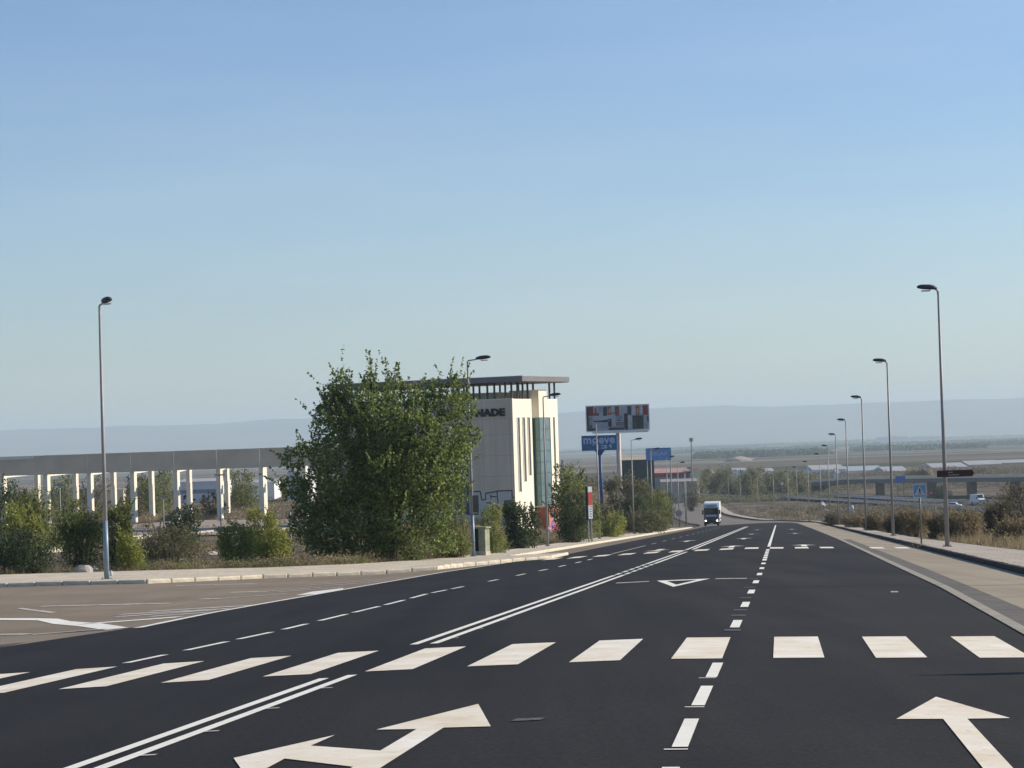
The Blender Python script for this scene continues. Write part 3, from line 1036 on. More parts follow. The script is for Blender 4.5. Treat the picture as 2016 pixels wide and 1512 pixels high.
# red and white totem on the verge
x0, x1, z0, z1 = span(1158, 1166, 958, 1021, 166)
gx = at(1162, 1050, 166)
zb = gz(gx.x, 166)
t = thing('price_totem', (gx.x, 166, zb), R(32), 'narrow totem sign, white over red over white, among the weeds before the bushy tree', 'totem sign')
Z0, Z1 = z0 - zb, z1 - zb
M_tred = mat('totem_red', (.55, .09, .07), .5, .1, 2)
hz = Z1 - Z0
MB().box(-.17, .17, -.15, .15, Z0 + hz * .83, Z1).build('top_panel', M_white, t)
MB().box(-.17, .17, -.15, .15, Z0 + hz * .42, Z0 + hz * .83 - .005).build('red_panel', M_tred, t)
lowp = MB().box(-.17, .17, -.15, .15, Z0, Z0 + hz * .42 - .005).build('lower_panel', M_white, t)
b = MB()
for k in range(5):
    b.box(-.08, .10, -.156, -.151, Z0 + .12 + k * .18, Z0 + .20 + k * .18)
b.build('lettering', M_greyb, lowp)
b = MB().box(-.21, -.172, -.06, .15, Z0 - .1, Z1 + .03)
b.build('side_frame', M_black, t)
for xx in (-.13, .13):
    MB().box(xx - .04, xx + .04, -.04, .04, 0, Z0).build('post', M_greyb, t)

# round signs seen from behind near the bend, far round signs
def disc(r_, y0, y1, zc, xc=0, n=20):
    return MB().prism([(xc + r_ * math.cos(2 * math.pi * k / n), zc + r_ * math.sin(2 * math.pi * k / n)) for k in range(n)], y0, y1)


for px, D, top_, dia, face, label in ((1337, 322, 1004, .95, M_greyb, 'round grey back of a road sign on two posts left of the truck'),
                                      (1542.5, 470, 948, .9, M_white, 'round white sign with a red rim on a far pole, centre right'),
                                      (1836, 560, 967, .9, M_red, 'small round red no-entry sign beside the highway slip')):
    g = at(px, 1030, D)
    zb = gz(g.x, D)
    zt = at(px, top_, D).z - zb
    t = thing('round_sign', (g.x, D, zb), RA, label, 'road sign', 'round road signs')
    for xx in ((-.3, .3) if D < 400 else (0,)):
        MB().tube([(xx, .05, 0), (xx, .05, zt - .1)], [.05, .05], 6).build('pole', M_pole, t)
    d_ = disc(dia / 2, -.02, .0, zt - dia / 2).build('disc', face, t)
    if face is M_white:
        ring = MB()
        n = 20
        for k in range(n):
            a0, a1 = 2 * math.pi * k / n, 2 * math.pi * (k + 1) / n
            ring.prism([(r_ * math.cos(a), zt - dia / 2 + r_ * math.sin(a)) for r_, a in ((dia / 2, a0), (dia / 2, a1), (dia / 2 - .14, a1), (dia / 2 - .14, a0))], -.03, -.021)
        ring.build('red_rim', M_red, d_)
    if face is M_red:
        MB().box(-.3, .3, -.03, -.021, zt - dia / 2 - .07, zt - dia / 2 + .07).build('white_bar', M_white, d_)

# ================================================================== the tall building
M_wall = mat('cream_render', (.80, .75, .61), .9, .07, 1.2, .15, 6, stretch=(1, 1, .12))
M_wallp = mat('shaded_cream_render', (.60, .50, .385), .9, .10, .8, .15, 6, stretch=(1, 1, .15))  # the cream wall again, its shade put into a darker colour
M_seam = mat('render_joint', (.26, .24, .225), .9)
M_canopy = mat('canopy_metal', (.17, .165, .18), .5, .08, .5, metal=.2)
M_soff = mat('canopy_soffit', (.20, .19, .19), .8, .05, .5)
M_post = mat('dark_steel', (.045, .04, .045), .5, .1, 1)
M_teal = mat('teal_glass', (.035, .13, .14), .12, .25, .35, spec=.7)
M_teall = mat('pale_glass', (.12, .19, .21), .12, .25, .5, spec=.7)
M_mull = mat('mullion', (.07, .10, .11), .4, .1, 1, metal=.4)
M_win = mat('slit_glass', (.10, .095, .10), .25, .3, .6, spec=.5)
M_dblue = mat('blue_cladding', (.01, .05, .13), .35, .15, .6)
M_terra = mat('terracotta_render', (.30, .095, .06), .9, .12, .8, .2, 8)
M_pink = mat('pink_graffiti_wall', (.50, .22, .20), .9, .25, 1.2)
M_silver = mat('silver_spray', (.50, .49, .45), .7, .08, 1.5)
M_out = mat('dark_outline_spray', (.055, .058, .065), .8, .1, 2)
Db = 230
g = at(1020, 1000, Db)
ZB = -9.6
t = bld = thing('office_building', (g.x - .25, Db, 0), R(-27), 'tall cream building with slit windows, a glass bay and a flat canopy roof, reading NADE', 'building')
# local axes: -x runs along the shaded front to the left, +y into depth along the sunlit side
ZT = 4.2
w_ = MB()
w_.box(-20.5, 0, 0, 4.3, ZB, ZT)                                     # front block
w_.box(-20.5, -.95, 4.3, 6.0, ZB, ZT)                                # recess
w_.box(-20.5, 0, 6.0, 10.4, 2.25, ZT)                                # band above the glass bay
w_.box(-20.5, 0, 8.5, 10.4, ZB, 2.25)
w_.box(-20.5, -.5, 6.1, 8.5, ZB, 2.25)
body = w_.build('wall', M_wall, t)
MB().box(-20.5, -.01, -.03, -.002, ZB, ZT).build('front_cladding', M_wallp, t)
b = MB()
for zz in (-7.9, -5.7, -3.6, -1.5, .6, 2.2):
    b.box(-20.5, 0, -.034, -.031, zz, zz + .025)
for xx in np.arange(-19, 0, 3.1):
    b.box(xx, xx + .025, -.036, -.0345, ZB, ZT)
b.build('cladding_joint', M_seam, t)
MB().box(-6.9, -5.25, -.09, -.037, -7.3, 0.2).build('blue_window_strip', M_dblue, t)
MB().box(-3.4, 0.001, 5.99, 7.9, ZT, ZT + .95).build('stair_head', M_wall, t)
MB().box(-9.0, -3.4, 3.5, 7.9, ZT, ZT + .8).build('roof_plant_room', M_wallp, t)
MB().box(-20.5, .02, -.02, .25, ZT, ZT + .06).build('parapet_cap', M_wall, t)
for (y0, y1, zlo) in ((.95, 1.42, -5.2), (2.15, 2.62, -4.2), (3.30, 3.75, -3.6)):
    wdw = MB().box(-.02, .012, y0, y1, zlo, 2.3).build('slit_window', M_win, t)
    for zz in np.arange(zlo + .9, 2.2, 1.05):
        MB().box(.0125, .02, y0, y1, zz, zz + .08).build('glazing_bar', M_mull, wdw)
    b = MB().box(-.02, .06, y0 - .07, y0 - .001, zlo - .05, 2.35).box(-.02, .06, y1 + .001, y1 + .07, zlo - .05, 2.35).box(-.02, .06, y0, y1, 2.301, 2.36)
    b.build('window_reveal', M_wall, wdw)
wdw = MB().box(-.02, .012, 3.3, 3.7, -8.2, -6.3).build('slit_window', M_win, t)
wdw = MB().box(-.02, .012, 9.25, 9.65, -5, 2.3).build('slit_window', M_win, t)
# glass bay
for k in range(8):
    z0 = -6.9 + k * 1.145
    MB().box(-.48, 0, 5.98, 6.02, z0 + .03, z0 + 1.12).build('glass_pane', M_teal, t)
    MB().box(-.94, -.50, 5.93, 5.96, z0 + .03, z0 + 1.12).build('glass_pane', M_teal, t)
    for j in range(2):
        y0 = 6.06 + j * 1.22
        MB().box(-.03, .0, y0 + .03, y0 + 1.19, z0 + .03, z0 + 1.12).build('glass_pane', M_teall, t)
b = MB()
b.tube([(-.72, 5.80, ZB), (-.72, 5.80, 2.2)], [.13, .13], 10)
b.box(-.50, -.46, 5.96, 6.04, -6.9, 2.25).box(-.02, .04, 5.96, 6.03, -6.9, 2.25).box(-.96, -.92, 5.9, 5.98, -6.9, 2.25)
for k in range(9):
    z0 = -6.9 + k * 1.145
    b.box(-.46, .02, 5.965, 6.035, z0 - .025, z0 + .025).box(-.005, .025, 6.04, 8.5, z0 - .025, z0 + .025)
b.box(-.005, .03, 7.27, 7.31, -6.9, 2.25).box(-.005, .03, 8.47, 8.52, -6.9, 2.25)
b.build('bay_frame', M_mull, t)
# entrance volume
MB().box(-.3, 1.15, 5.2, 8.8, ZB, -7.0).build('entrance_block', M_terra, t)
ew = MB().box(1.15, 1.17, 5.25, 8.75, ZB, -7.1).build('graffiti_wall', M_pink, t)
rr = random.Random(8)
for k, col in enumerate([(.62, .50, .55), (.45, .06, .12), (.25, .12, .35), (.66, .60, .55), (.60, .25, .10), (.50, .30, .40)] * 2):
    y = rr.uniform(5.4, 8.0); z = rr.uniform(-9.3, -7.7)
    mb = MB()
    n = 9
    vs = [(1.171 + k * .002, y + (.25 + rr.random() * .3) * math.cos(2 * math.pi * i / n), z + (.15 + rr.random() * .35) * math.sin(2 * math.pi * i / n)) for i in range(n)]
    mb.add(vs, [tuple(range(n))])
    mb.build('graffiti_patch', mat('spray_paint', col, .8, .2, 2), ew)
MB().box(-.4, 1.25, 5.1, 8.9, -7.0, -6.85).build('entrance_cap', mat('cap_stone', (.42, .32, .26), .9, .1, 1), t)
# canopy and its posts
MB().box(-21.5, 1.3, -.2, 10.8, 5.94, 6.42).build('canopy', M_canopy, t)
MB().box(-21.4, 1.2, -.1, 10.7, 5.885, 5.935).build('canopy_soffit', M_soff, t)
MB().box(-21.52, 1.32, -.22, 10.82, 6.425, 6.50).build('canopy_edge', M_galv, t)
rr = random.Random(2)
for xx in [-.25, -.95, -2.2, -3.0, -3.9, -4.6, -5.7, -6.9, -8.5, -10.2, -12, -14, -16, -18, -20]:
    MB().box(xx - .08, xx + .08, .3, .46, ZT + .06, 5.88).build('canopy_post', M_post, t)
for xx, yy in ((-.2, 1.6), (-.3, 3.0), (-1.4, 4.2), (-.9, 5.3), (-1.2, 7.2), (-.2, 9.0), (-.2, 10.2), (-6, 9), (-10, 9), (-14, 9)):
    MB().box(xx - .08, xx + .08, yy - .08, yy + .08, (ZT + .95 if (-3.4 < xx < 0 and 6 < yy < 7.9) else ZT), 5.88).build('canopy_post', M_post, t)
# name and graffiti on the shaded front
letters('name_lettering', 'NADE', 1.0, M_black, t, (-2.55, -.10, 2.55), .06, 1.2, .05)
gf = MB().box(-5.6, -.35, -.045, -.037, -7.35, -5.12).build('graffiti_fill', M_silver, t)
b = MB()
def seg(x0, z0, x1, z1, wd=.12):
    if abs(x1 - x0) > abs(z1 - z0):
        b.prism([(x0, z0 - wd / 2), (x1, z1 - wd / 2), (x1, z1 + wd / 2), (x0, z0 + wd / 2)], -.052, -.0455)
    else:
        b.prism([(x0 - wd / 2, z0), (x0 + wd / 2, z0), (x1 + wd / 2, z1), (x1 - wd / 2, z1)], -.0525, -.046)
for sg in ((-5.6, -5.08, -3.95, -5.08), (-3.95, -5.08, -3.80, -5.95), (-3.80, -5.95, -3.35, -5.92), (-3.35, -5.92, -3.38, -5.30), (-3.38, -5.30, -2.05, -5.12),
           (-2.10, -5.08, -.3, -5.05), (-2.05, -5.08, -1.88, -7.35), (-3.3, -6.25, -2.75, -6.28), (-2.75, -5.62, -2.1, -5.66), (-2.76, -5.4, -2.76, -5.9),
           (-2.65, -6.5, -2.0, -6.53), (-2.65, -6.3, -2.65, -6.75), (-3.0, -7.38, -1.88, -7.34), (-1.88, -7.34, -1.1, -7.3), (-1.25, -6.1, -.35, -6.05), (-1.25, -6.1, -1.15, -7.3),
           (-5.6, -7.38, -4.3, -7.38), (-4.3, -7.38, -4.2, -6.3), (-.33, -5.05, -.33, -6.05)):
    seg(*sg)
MB().box(-1.16, -.37, -.0535, -.046, -7.3, -6.15).build('graffiti_shadow', M_out, gf)
MB().box(-3.72, -3.42, -.0535, -.046, -5.85, -5.12).build('graffiti_gap', M_wallp, gf)
b.build('graffiti_outline', M_out, gf)

# ================================================================== unfinished concrete frame on the left
M_conc = mat('precast_concrete', (.60, .50, .375), .9, .10, .35, .3, 4)
M_concL = mat('pale_concrete', (.72, .67, .55), .9, .08, .5, .3, 4)
M_sunstrip = mat('sunlit_strip_paint', (.70, .68, .60), .7, .06, 1)
DG = 300
g = at(262, 928, DG)
t = frame = thing('unfinished_building', (g.x, DG, 0), math.atan(.104), 'unfinished long precast concrete frame with a deep fascia on two rows of columns', 'building')
zf0, zf1 = -2.55, -.17
for i in range(-5, 6):
    x0 = i * 5.62 - .27
    MB().box(x0 + .02, x0 + 5.60, -.45, -.15, zf0 + .008 * i, zf1 + .012 * i).build('fascia_panel', M_conc, t)
    MB().box(x0 + .02, x0 + 5.60, -.52, .25, zf1 + .012 * i + .005, zf1 + .012 * i + .16).build('coping', M_conc, t)
MB().box(-30, -12.75, -.56, -.455, zf1 - .32, zf1 + .12).build('sunlit_strip_paint', M_sunstrip, t)  # near-white panel added to stand in for a sunlit strip
for i in range(-5, 5):
    x0 = i * 5.62
    for (yy, rr_) in ((.25, 22), (43, 22)):
        zt_ = zf0 if yy < 10 else zf0 + .4
        gp = g.x + x0 * .995 - yy * .104
        zb = gz(gp, DG + yy + x0 * .104) - .3
        Mx = Matrix.Translation((x0, yy, 0)) @ Matrix.Rotation(R(-rr_), 4, 'Z')
        MB().box(-.30, .30, -.42, .42, zb, zt_, Mx).build('column', M_concL, t)
        if yy < 10:
            MB().box(-.36, .30, -.5, .5, zt_ - .45, zt_ - .001, Matrix.Translation((x0, yy + .75, 0))).build('corbel', M_concL, t)
    MB().box(x0 - .2, x0 + .2, 1.0, 43, zf0 - .28, zf0 + .45).build('tie_beam', M_concL, t)

# ================================================================== far buildings
M_bw = mat('white_sheet_wall', (.66, .67, .66), .8, .06, .2)
M_bg = mat('grey_sheet_band', (.26, .28, .31), .7, .08, .2)
M_roofm = mat('metal_roof', (.36, .36, .35), .6, .1, .1)
M_windk = mat('dark_window', (.03, .035, .045), .3, .2, .5)
M_cream = mat('cream_wall', (.58, .52, .36), .9, .08, .3)
M_dgreen = mat('dark_green_sheet', (.022, .045, .045), .5, .2, .3)
M_redr = mat('red_fascia', (.36, .06, .05), .6, .12, .4)
M_pinkr = mat('faded_red_roof', (.42, .26, .23), .8, .2, .4)
M_stn = mat('grey_station_wall', (.30, .29, .28), .9, .12, .3)
M_tan = mat('tan_wall', (.36, .31, .25), .9, .15, .3)


def shed(name, px0, px1, top_, bot_, D, depth, label, walls=M_bw, roof=M_roofm, rz=0.0, band=None, wins=0, cat='building', group=None, graf=0, roofh=.5):
    x0, x1, z0, z1 = span(px0, px1, top_, bot_, D)
    xc = (x0 + x1) / 2
    zb = min(gz(xc, D), z0) - .4
    t = thing(name, (xc, D, zb), rz, label, cat, group)
    hw, H = (x1 - x0) / 2, z1 - zb
    wall_ = MB().box(-hw, hw, 0, depth, 0, H - roofh).build('wall', walls, t)
    mb = MB()
    vs = [(-hw - .2, -.2, H - roofh), (hw + .2, -.2, H - roofh), (hw + .2, depth, H - roofh), (-hw - .2, depth, H - roofh), (-hw - .2, depth * .5, H), (hw + .2, depth * .5, H)]
    mb.add(vs, [(0, 1, 5, 4), (2, 3, 4, 5), (0, 4, 3), (1, 2, 5), (0, 3, 2, 1)])
    mb.build('roof', roof, t)
    if band:
        for a, b_, M in band:
            MB().box(-hw, hw, -.06, -.003, (H - roofh) * a, (H - roofh) * b_).build('wall_band', M, t)
    for k in range(wins):
        xx = -hw + (k + .5) * 2 * hw / wins
        f = MB().box(xx - .6, xx + .6, -.09, -.062, (H - roofh) * .35, (H - roofh) * .35 + 1.1).build('window', M_windk, t)
        MB().box(xx - .03, xx + .03, -.10, -.0905, (H - roofh) * .35, (H - roofh) * .35 + 1.1).build('window_bar', walls, f)
    if graf:
        r_ = random.Random(graf)
        b = MB()
        for k in range(14):
            xx = r_.uniform(-hw * .95, hw * .9); zz = r_.uniform(.5, (H - roofh) * .45)
            for q in range(3):
                b.prism([(xx + r_.uniform(-.5, .5), zz + r_.uniform(-.4, .4)) for _ in range(4)], -.075, -.064)
        b.build('graffiti', M_out if graf % 2 else M_teall, t)
    return t


shed('white_depot', 352, 434, 943, 982, 452, 18, 'low white industrial building with graffiti seen between the columns of the frame', wins=0, band=[(.50, .66, M_bg)], graf=3)
shed('white_depot', 496, 540, 945, 985, 470, 14, 'narrow white shed glimpsed at the right end of the concrete frame', group='white sheds')
shed('white_depot', 566, 612, 922, 990, 430, 14, 'white shed showing through gaps at the left side of the big tree', group='white sheds', band=[(.3, .4, M_bg)])
shed('painted_wall', 108, 178, 961, 984, 430, 3, 'cream boundary building with yellow and grey graffiti behind the left columns', walls=M_cream, graf=4, roofh=.1)
shed('painted_wall', 178, 243, 963, 984, 436, 3, 'pale cream wall with graffiti, just left of the shrub behind the third column', walls=M_cream, graf=6, roofh=.1)
shed('dark_warehouse', 1225, 1288, 897, 950, 500, 22, 'dark green warehouse with a pale roof between the billboard mast and the RELAX sign', walls=M_dgreen, roof=M_tan, band=[(.02, .45, M_windk)], roofh=.9)
t = shed('station_building', 1286, 1362, 922, 975, 742, 14, 'grey service station with a faded red roof at the end of the road', walls=M_stn, roof=M_pinkr, wins=5,
         band=[(.86, .99, M_redr), (.42, .46, M_redr)], roofh=1.4)
shed('station_annex', 1361, 1377, 920, 943, 735, 9, 'bright cream tower block at the right end of the red roofed station', walls=M_cream, roof=M_redr, roofh=.3)
shed('loading_hall', 1302, 1372, 943, 974, 728, 8, 'pale grey hall with a dark doorway below the red roofed station', walls=M_tan, roof=M_stn, wins=2, roofh=.8)
shed('cream_house', 1398, 1412, 925, 938, 860, 9, 'tiny cream gable among the olive trees', walls=M_cream, roof=M_stn, roofh=1.2)
shed('white_warehouse', 1438, 1470, 922, 936, 1000, 20, 'small white warehouse showing above the olive trees', roofh=.8)
shed('white_warehouse', 1506, 1524, 922, 936, 1010, 20, 'little bright white roof above the middle of the olive trees', roofh=1.2)
whs = [(1600, 1665, 916, 934, 1180, 'long pale warehouse behind the fourth and fifth right lamps', M_bg), (1668, 1740, 918, 934, 1220, 'pale green roofed warehouse left of the poplar row', None),
       (1742, 1788, 919, 934, 1200, 'grey roofed warehouse touching the poplar row', M_bg), (1836, 1905, 912, 928, 1300, 'long white warehouse just right of the poplar row', None),
       (1907, 1972, 907, 924, 1380, 'white warehouse with a bright roof near the right edge', None), (1974, 2060, 905, 920, 1420, 'white warehouse cut by the right edge of the picture', M_bg)]
M_groof = mat('pale_green_roof', (.34, .38, .36), .5, .08, .1)
for a, b_, c_, d_, D, lb, bd in whs:
    shed('white_warehouse', a, b_, c_, d_, D, 40, lb, band=[(.0, .55, bd)] if bd else None, roof=M_groof if 'green' in lb else M_roofm, group='distant warehouses', roofh=2.2)
shed('white_house', 1646, 1652, 905 + 19, 938, 900, 7, 'small white silo house left of the third lamp', roofh=1.5)
for i, (a, c_, D) in enumerate([(1738, 850, 7000), (1752, 850, 7000), (1600, 862, 6500), (1900, 856, 7200)]):
    pass

# overpass
M_deck = mat('bridge_concrete', (.17, .155, .135), .9, .1, .1)  # shadow below the parapet is put into this dark colour
M_rail = mat('bridge_rail', (.70, .58, .42), .7, .1, .1)
A, B = at(1560, 960, 800), at(2110, 948, 660)
A.z, B.z = -18.6, -15.4
mid = at(1690, 950, 765); mid.z = -16.6
t = thing('overpass', (mid.x, mid.y, 0), 0, 'long low concrete overpass crossing the highway on the right', 'bridge')
def beam(name, P, z0, z1, wd, M, off=0.0):
    mb = MB()
    for (p0, p1) in zip(P[:-1], P[1:]):
        d = Vector((p1.x - p0.x, p1.y - p0.y, 0)).normalized()
        n_ = Vector((-d.y, d.x, 0))
        vs = []
        for p in (p0, p1):
            c0 = Vector((p.x - mid.x, p.y - mid.y, p.z)) + n_ * off
            vs += [c0 - n_ * wd / 2 + Vector((0, 0, z0)), c0 + n_ * wd / 2 + Vector((0, 0, z0)), c0 + n_ * wd / 2 + Vector((0, 0, z1)), c0 - n_ * wd / 2 + Vector((0, 0, z1))]
        mb.add(vs, [(0, 1, 5, 4), (1, 2, 6, 5), (2, 3, 7, 6), (3, 0, 4, 7), (0, 3, 2, 1), (4, 5, 6, 7)])
    return mb.build(name, M, t)
PP = [A, mid, B]
beam('deck', PP, -1.3, 0, 11, M_deck)
beam('parapet', PP, .005, .95, .3, M_rail, -5.3)
beam('parapet', PP, .005, .75, .3, M_rail, 5.3)
for px in (1738, 1848, 1928, 2010):
    k = (px - 1690) / (2110 - 1690)
    p = mid.lerp(B, k)
    zt_ = p.z - 1.31
    MB().box(p.x - mid.x - 1.1, p.x - mid.x + 1.1, p.y - mid.y - 2.5, p.y - mid.y + 2.5, -22.2, zt_).build('pier', M_deck, t)

# highway under the overpass
M_hwy = mat('highway_asphalt', (.085, .085, .09), .9, .12, .05)
def way(name, pts, wd, z, M, kind='structure', parent=None):
    mb = MB()
    P = [Vector(p) for p in pts]
    L_, Rr = [], []
    for i, p in enumerate(P):
        d = (P[min(i + 1, len(P) - 1)] - P[max(0, i - 1)]).normalized()
        n_ = Vector((-d.y, d.x))
        L_.append(p + n_ * wd / 2); Rr.append(p - n_ * wd / 2)
    vs = [(a.x, a.y, max(gz(a.x, a.y), -21.6) + z if z < 5 else z) for a in L_] + [(a.x, a.y, max(gz(a.x, a.y), -21.6) + z) for a in Rr]
    n = len(P)
    o = mb.add(vs, [(i, i + 1, n + i + 1, n + i) for i in range(n - 1)]).build(name, M, parent)
    if kind and not parent: tag(o, kind=kind)
    return o
def hw(pts):
    out = []
    for px, py in pts:
        d = ray(px, py)
        D = -20.9 / d.z
        out.append((d.x * D, D))
    out2 = []
    for (a, b_) in zip(out[:-1], out[1:]):
        for k in range(8):
            out2.append((a[0] + (b_[0] - a[0]) * k / 8, a[1] + (b_[1] - a[1]) * k / 8))
    return out2 + [out[-1]]
M_guard = mat('guard_rail_steel', (.42, .43, .44), .5, .1, 1, metal=.3)
h1 = hw([(1440, 966), (1560, 969), (1660, 974), (1800, 982), (1960, 990), (2200, 1004)])
h2 = hw([(1400, 974), (1560, 978), (1660, 983), (1800, 992), (1900, 1000), (2200, 1022)])
way('highway', h1, 11, .55, M_hwy)
way('highway', h2, 9, .55, M_hwy)
def guard(pts, off, label):
    root = thing('guard_rail', (pts[0][0], pts[0][1], gz(*pts[0]) + .55), 0, label, 'guard rail', 'highway guard rails')
    bx_, pb = MB(), MB()
    P = [Vector(p) for p in pts]
    o_ = Vector((P[0].x, P[0].y, root.location.z))
    for a, b_ in zip(P[:-1], P[1:]):
        d = (b_ - a).normalized(); n_ = Vector((-d.y, d.x)) * off
        a3, b3 = Vector((a.x + n_.x, a.y + n_.y, gz(a.x, a.y) + .55)) - o_, Vector((b_.x + n_.x, b_.y + n_.y, gz(b_.x, b_.y) + .55)) - o_
        vs = []
        for p in (a3, b3):
            vs += [p + Vector((0, 0, .45)), p + Vector((0, 0, .85)), p + Vector((.1, .1, .85)), p + Vector((.1, .1, .45))]
        bx_.add(vs, [(0, 1, 5, 4), (1, 2, 6, 5), (2, 3, 7, 6), (3, 0, 4, 7)])
        pb.box(a3.x - .08, a3.x + .08, a3.y - .05, a3.y + .05, a3.z - .6, a3.z + .45)
    bx_.build('rail', M_guard, root)
    pb.build('rail_posts', M_guard, root)
guard(h1, -6, 'pale guard rail along the far carriageway of the highway')
guard(h2, -5, 'pale guard rail along the near carriageway of the highway')

# far signs by the highway
for px0, px1, py0, py1, D, M, label in ((1763, 1782, 937, 950, 700, M_sblue, 'blue rectangular motorway sign left of the crossing sign, above the overpass'),):
    x0, x1, z0, z1 = span(px0, px1, py0, py1, D)
    t = thing('motorway_sign', ((x0 + x1) / 2, D, -21.4), 0, label, 'road sign')
    pn = MB().box(-(x1 - x0) / 2, (x1 - x0) / 2, -.1, 0, z0 + 21.4, z1 + 21.4).build('panel', M_sblue, t)
    for xx in (-.9, .9):
        MB().box(xx - .1, xx + .1, .001, .2, 0, z1 + 21.3).build('post', M_pole, t)

# ================================================================== vehicles
M_tyre = mat('tyre_rubber', (.015, .015, .016), .9, .1, 5)
M_vwhite = mat('vehicle_white', (.68, .70, .70), .35, .05, .6, spec=.5)
M_vdark = mat('vehicle_dark_plastic', (.022, .023, .028), .6, .1, 3)
M_cabg = mat('cab_grey_paint', (.12, .135, .16), .35, .08, 1, spec=.5)
M_cabl = mat('cab_pale_panel', (.42, .50, .55), .4, .05, 1)
M_wind = mat('windscreen', (.008, .01, .02), .08, .1, 1, spec=.8)
M_lit = mat('headlight_lit', (.9, .85, .7), .3, emit=((1, .86, .62), 9))
M_chrome = mat('chrome', (.4, .4, .42), .25, .05, 2, metal=.8)
M_gtxt = mat('green_lettering', (.05, .16, .09), .6)


def wheel(parent, x, y, r_, wd, rim=M_chrome):
    o = MB().tube([(x - wd / 2, y, r_), (x - wd * .4, y, r_), (x + wd * .4, y, r_), (x + wd / 2, y, r_)], [r_ * .9, r_, r_, r_ * .9], 18).build('wheel', M_tyre, parent)
    sx = 1 if x > 0 else -1
    MB().tube([(x + sx * wd * .5, y, r_), (x + sx * (wd * .5 + .02), y, r_)], [r_ * .55, r_ * .5], 12).build('rim', rim, o)


p = W(337, -10.0, .03)
p.x = at(1401, 1036, 337).x
truck = t = thing('lorry', p, RA, 'white box lorry with lit headlights driving towards us up the left lanes', 'lorry')
t.scale = (.92, .92, .90)
bw = 1.20
b = bevel(MB().prism([(-bw, .75), (bw, .75), (bw, 2.2), (bw * .97, 3.0), (-bw * .97, 3.0), (-bw, 2.2)], 0, 2.1).build('cab', M_cabg, t), .06)
bevel(MB().prism([(-bw * .96, 3.001), (bw * .96, 3.001), (bw * .86, 3.62), (-bw * .86, 3.62)], .35, 2.1).build('roof_fairing', M_cabl, t), .05)
ws = MB().prism([(-bw * .93, 1.92), (bw * .93, 1.92), (bw * .9, 2.72), (-bw * .9, 2.72)], -.03, .02).build('windscreen', M_wind, t)
for x in (-.5, .35):
    MB().box(x, x + .5, -.05, -.031, 1.93, 1.96).build('wiper', M_vdark, ws)
MB().box(-bw * .93, bw * .93, -.22, -.031, 2.74, 2.88).build('sun_visor', M_vdark, t)
MB().box(-bw * .72, bw * .72, -.04, -.001, 1.58, 1.86).build('bonnet_panel', M_cabl, t)
g_ = MB()
for k in range(5):
    g_.box(-bw * .55, bw * .55, -.05, -.001, .82 + k * .14, .90 + k * .14)
g_.build('grille', M_vdark, t)
bp = bevel(MB().box(-bw, bw, -.14, .25, .30, .78).build('bumper', M_vdark, t), .05)
MB().box(-.28, .28, -.15, -.141, .40, .52).build('number_plate', M_white, bp)
for x in (-.92, .92):
    h_ = MB().box(x - .22, x + .22, -.12, .02, .79, 1.02).build('headlight_housing', M_vdark, t)
    MB().tube([(x, -.135, .90), (x, -.121, .90)], [.085, .10], 12).build('headlight', M_lit, h_)
for x in (-1, 1):
    mr_ = MB().box(x * (bw + .16) - .11, x * (bw + .16) + .11, -.05, .08, 1.95, 2.65).build('mirror', M_vdark, t)
    MB().box(min(x * bw, x * (bw + .1)), max(x * bw, x * (bw + .1)), 0, .04, 2.55, 2.60).build('mirror_arm', M_vdark, mr_)
    dr = MB().box(x * bw - .012, x * bw + .012, .25, 1.5, .95, 1.85).build('door', M_cabg, t)
    MB().box(x * bw - .016, x * bw + .016, .35, 1.4, 1.95, 2.6).build('side_window', M_wind, t)
bevel(MB().box(-1.25, 1.25, 2.35, 12.5, 1.05, 3.72).build('cargo_box', M_vwhite, t), .04)
b = MB()
for x in (-.62, -.44, -.26, -.08, .10, .28, .46):
    b.box(x, x + .13, .340, .352, 3.22, 3.36)
b.build('lettering', M_gtxt, t)
MB().box(-1.15, 1.15, 1.6, 12.3, .72, 1.04).build('chassis', M_vdark, t)
for y in (.75, 3.4, 9.6, 10.8):
    for x in (-1.02, 1.02):
        wheel(t, x, y, .50, .30)

# white van on the highway
D = 612
p = at(1925, 988, D)
t = thing('van', (p.x, D, max(gz(p.x, D), -21.6) + .56), R(14), 'white van with a dark windscreen driving towards us on the highway at the right', 'van')
sidep = [(-2.7, .35), (2.7, .35), (2.75, 2.55), (-1.2, 2.6), (-1.9, 1.55), (-2.6, 1.25), (-2.75, .7)]
mb = MB()
n = len(sidep)
mb.add([(-1.0, y, z) for y, z in sidep] + [(1.0, y, z) for y, z in sidep], [tuple(range(n)), tuple(range(2 * n - 1, n - 1, -1))] + [(i, i + n, (i + 1) % n + n, (i + 1) % n) for i in range(n)])
bevel(mb.build('body', M_vwhite, t), .09)
mb = MB().add([(-.85, -1.28, 2.50), (.85, -1.28, 2.50), (.9, -1.93, 1.60), (-.9, -1.93, 1.60), (-.85, -1.22, 2.50), (.85, -1.22, 2.50), (.9, -1.85, 1.60), (-.9, -1.85, 1.60)],
              [(0, 1, 2, 3), (4, 7, 6, 5), (0, 4, 5, 1), (3, 2, 6, 7), (0, 3, 7, 4), (1, 5, 6, 2)])
mb.build('windscreen', M_wind, t)
MB().box(-.75, .75, -2.80, -2.72, .45, 1.0).build('grille', M_vdark, t)
for x in (-.78, .78):
    MB().box(x - .16, x + .16, -2.74, -2.62, 1.02, 1.2).build('headlight', M_chrome, t)
    MB().box(x * 1.46 - .1, x * 1.46 + .1, -1.75, -1.6, 1.5, 1.85).build('mirror', M_vdark, t)
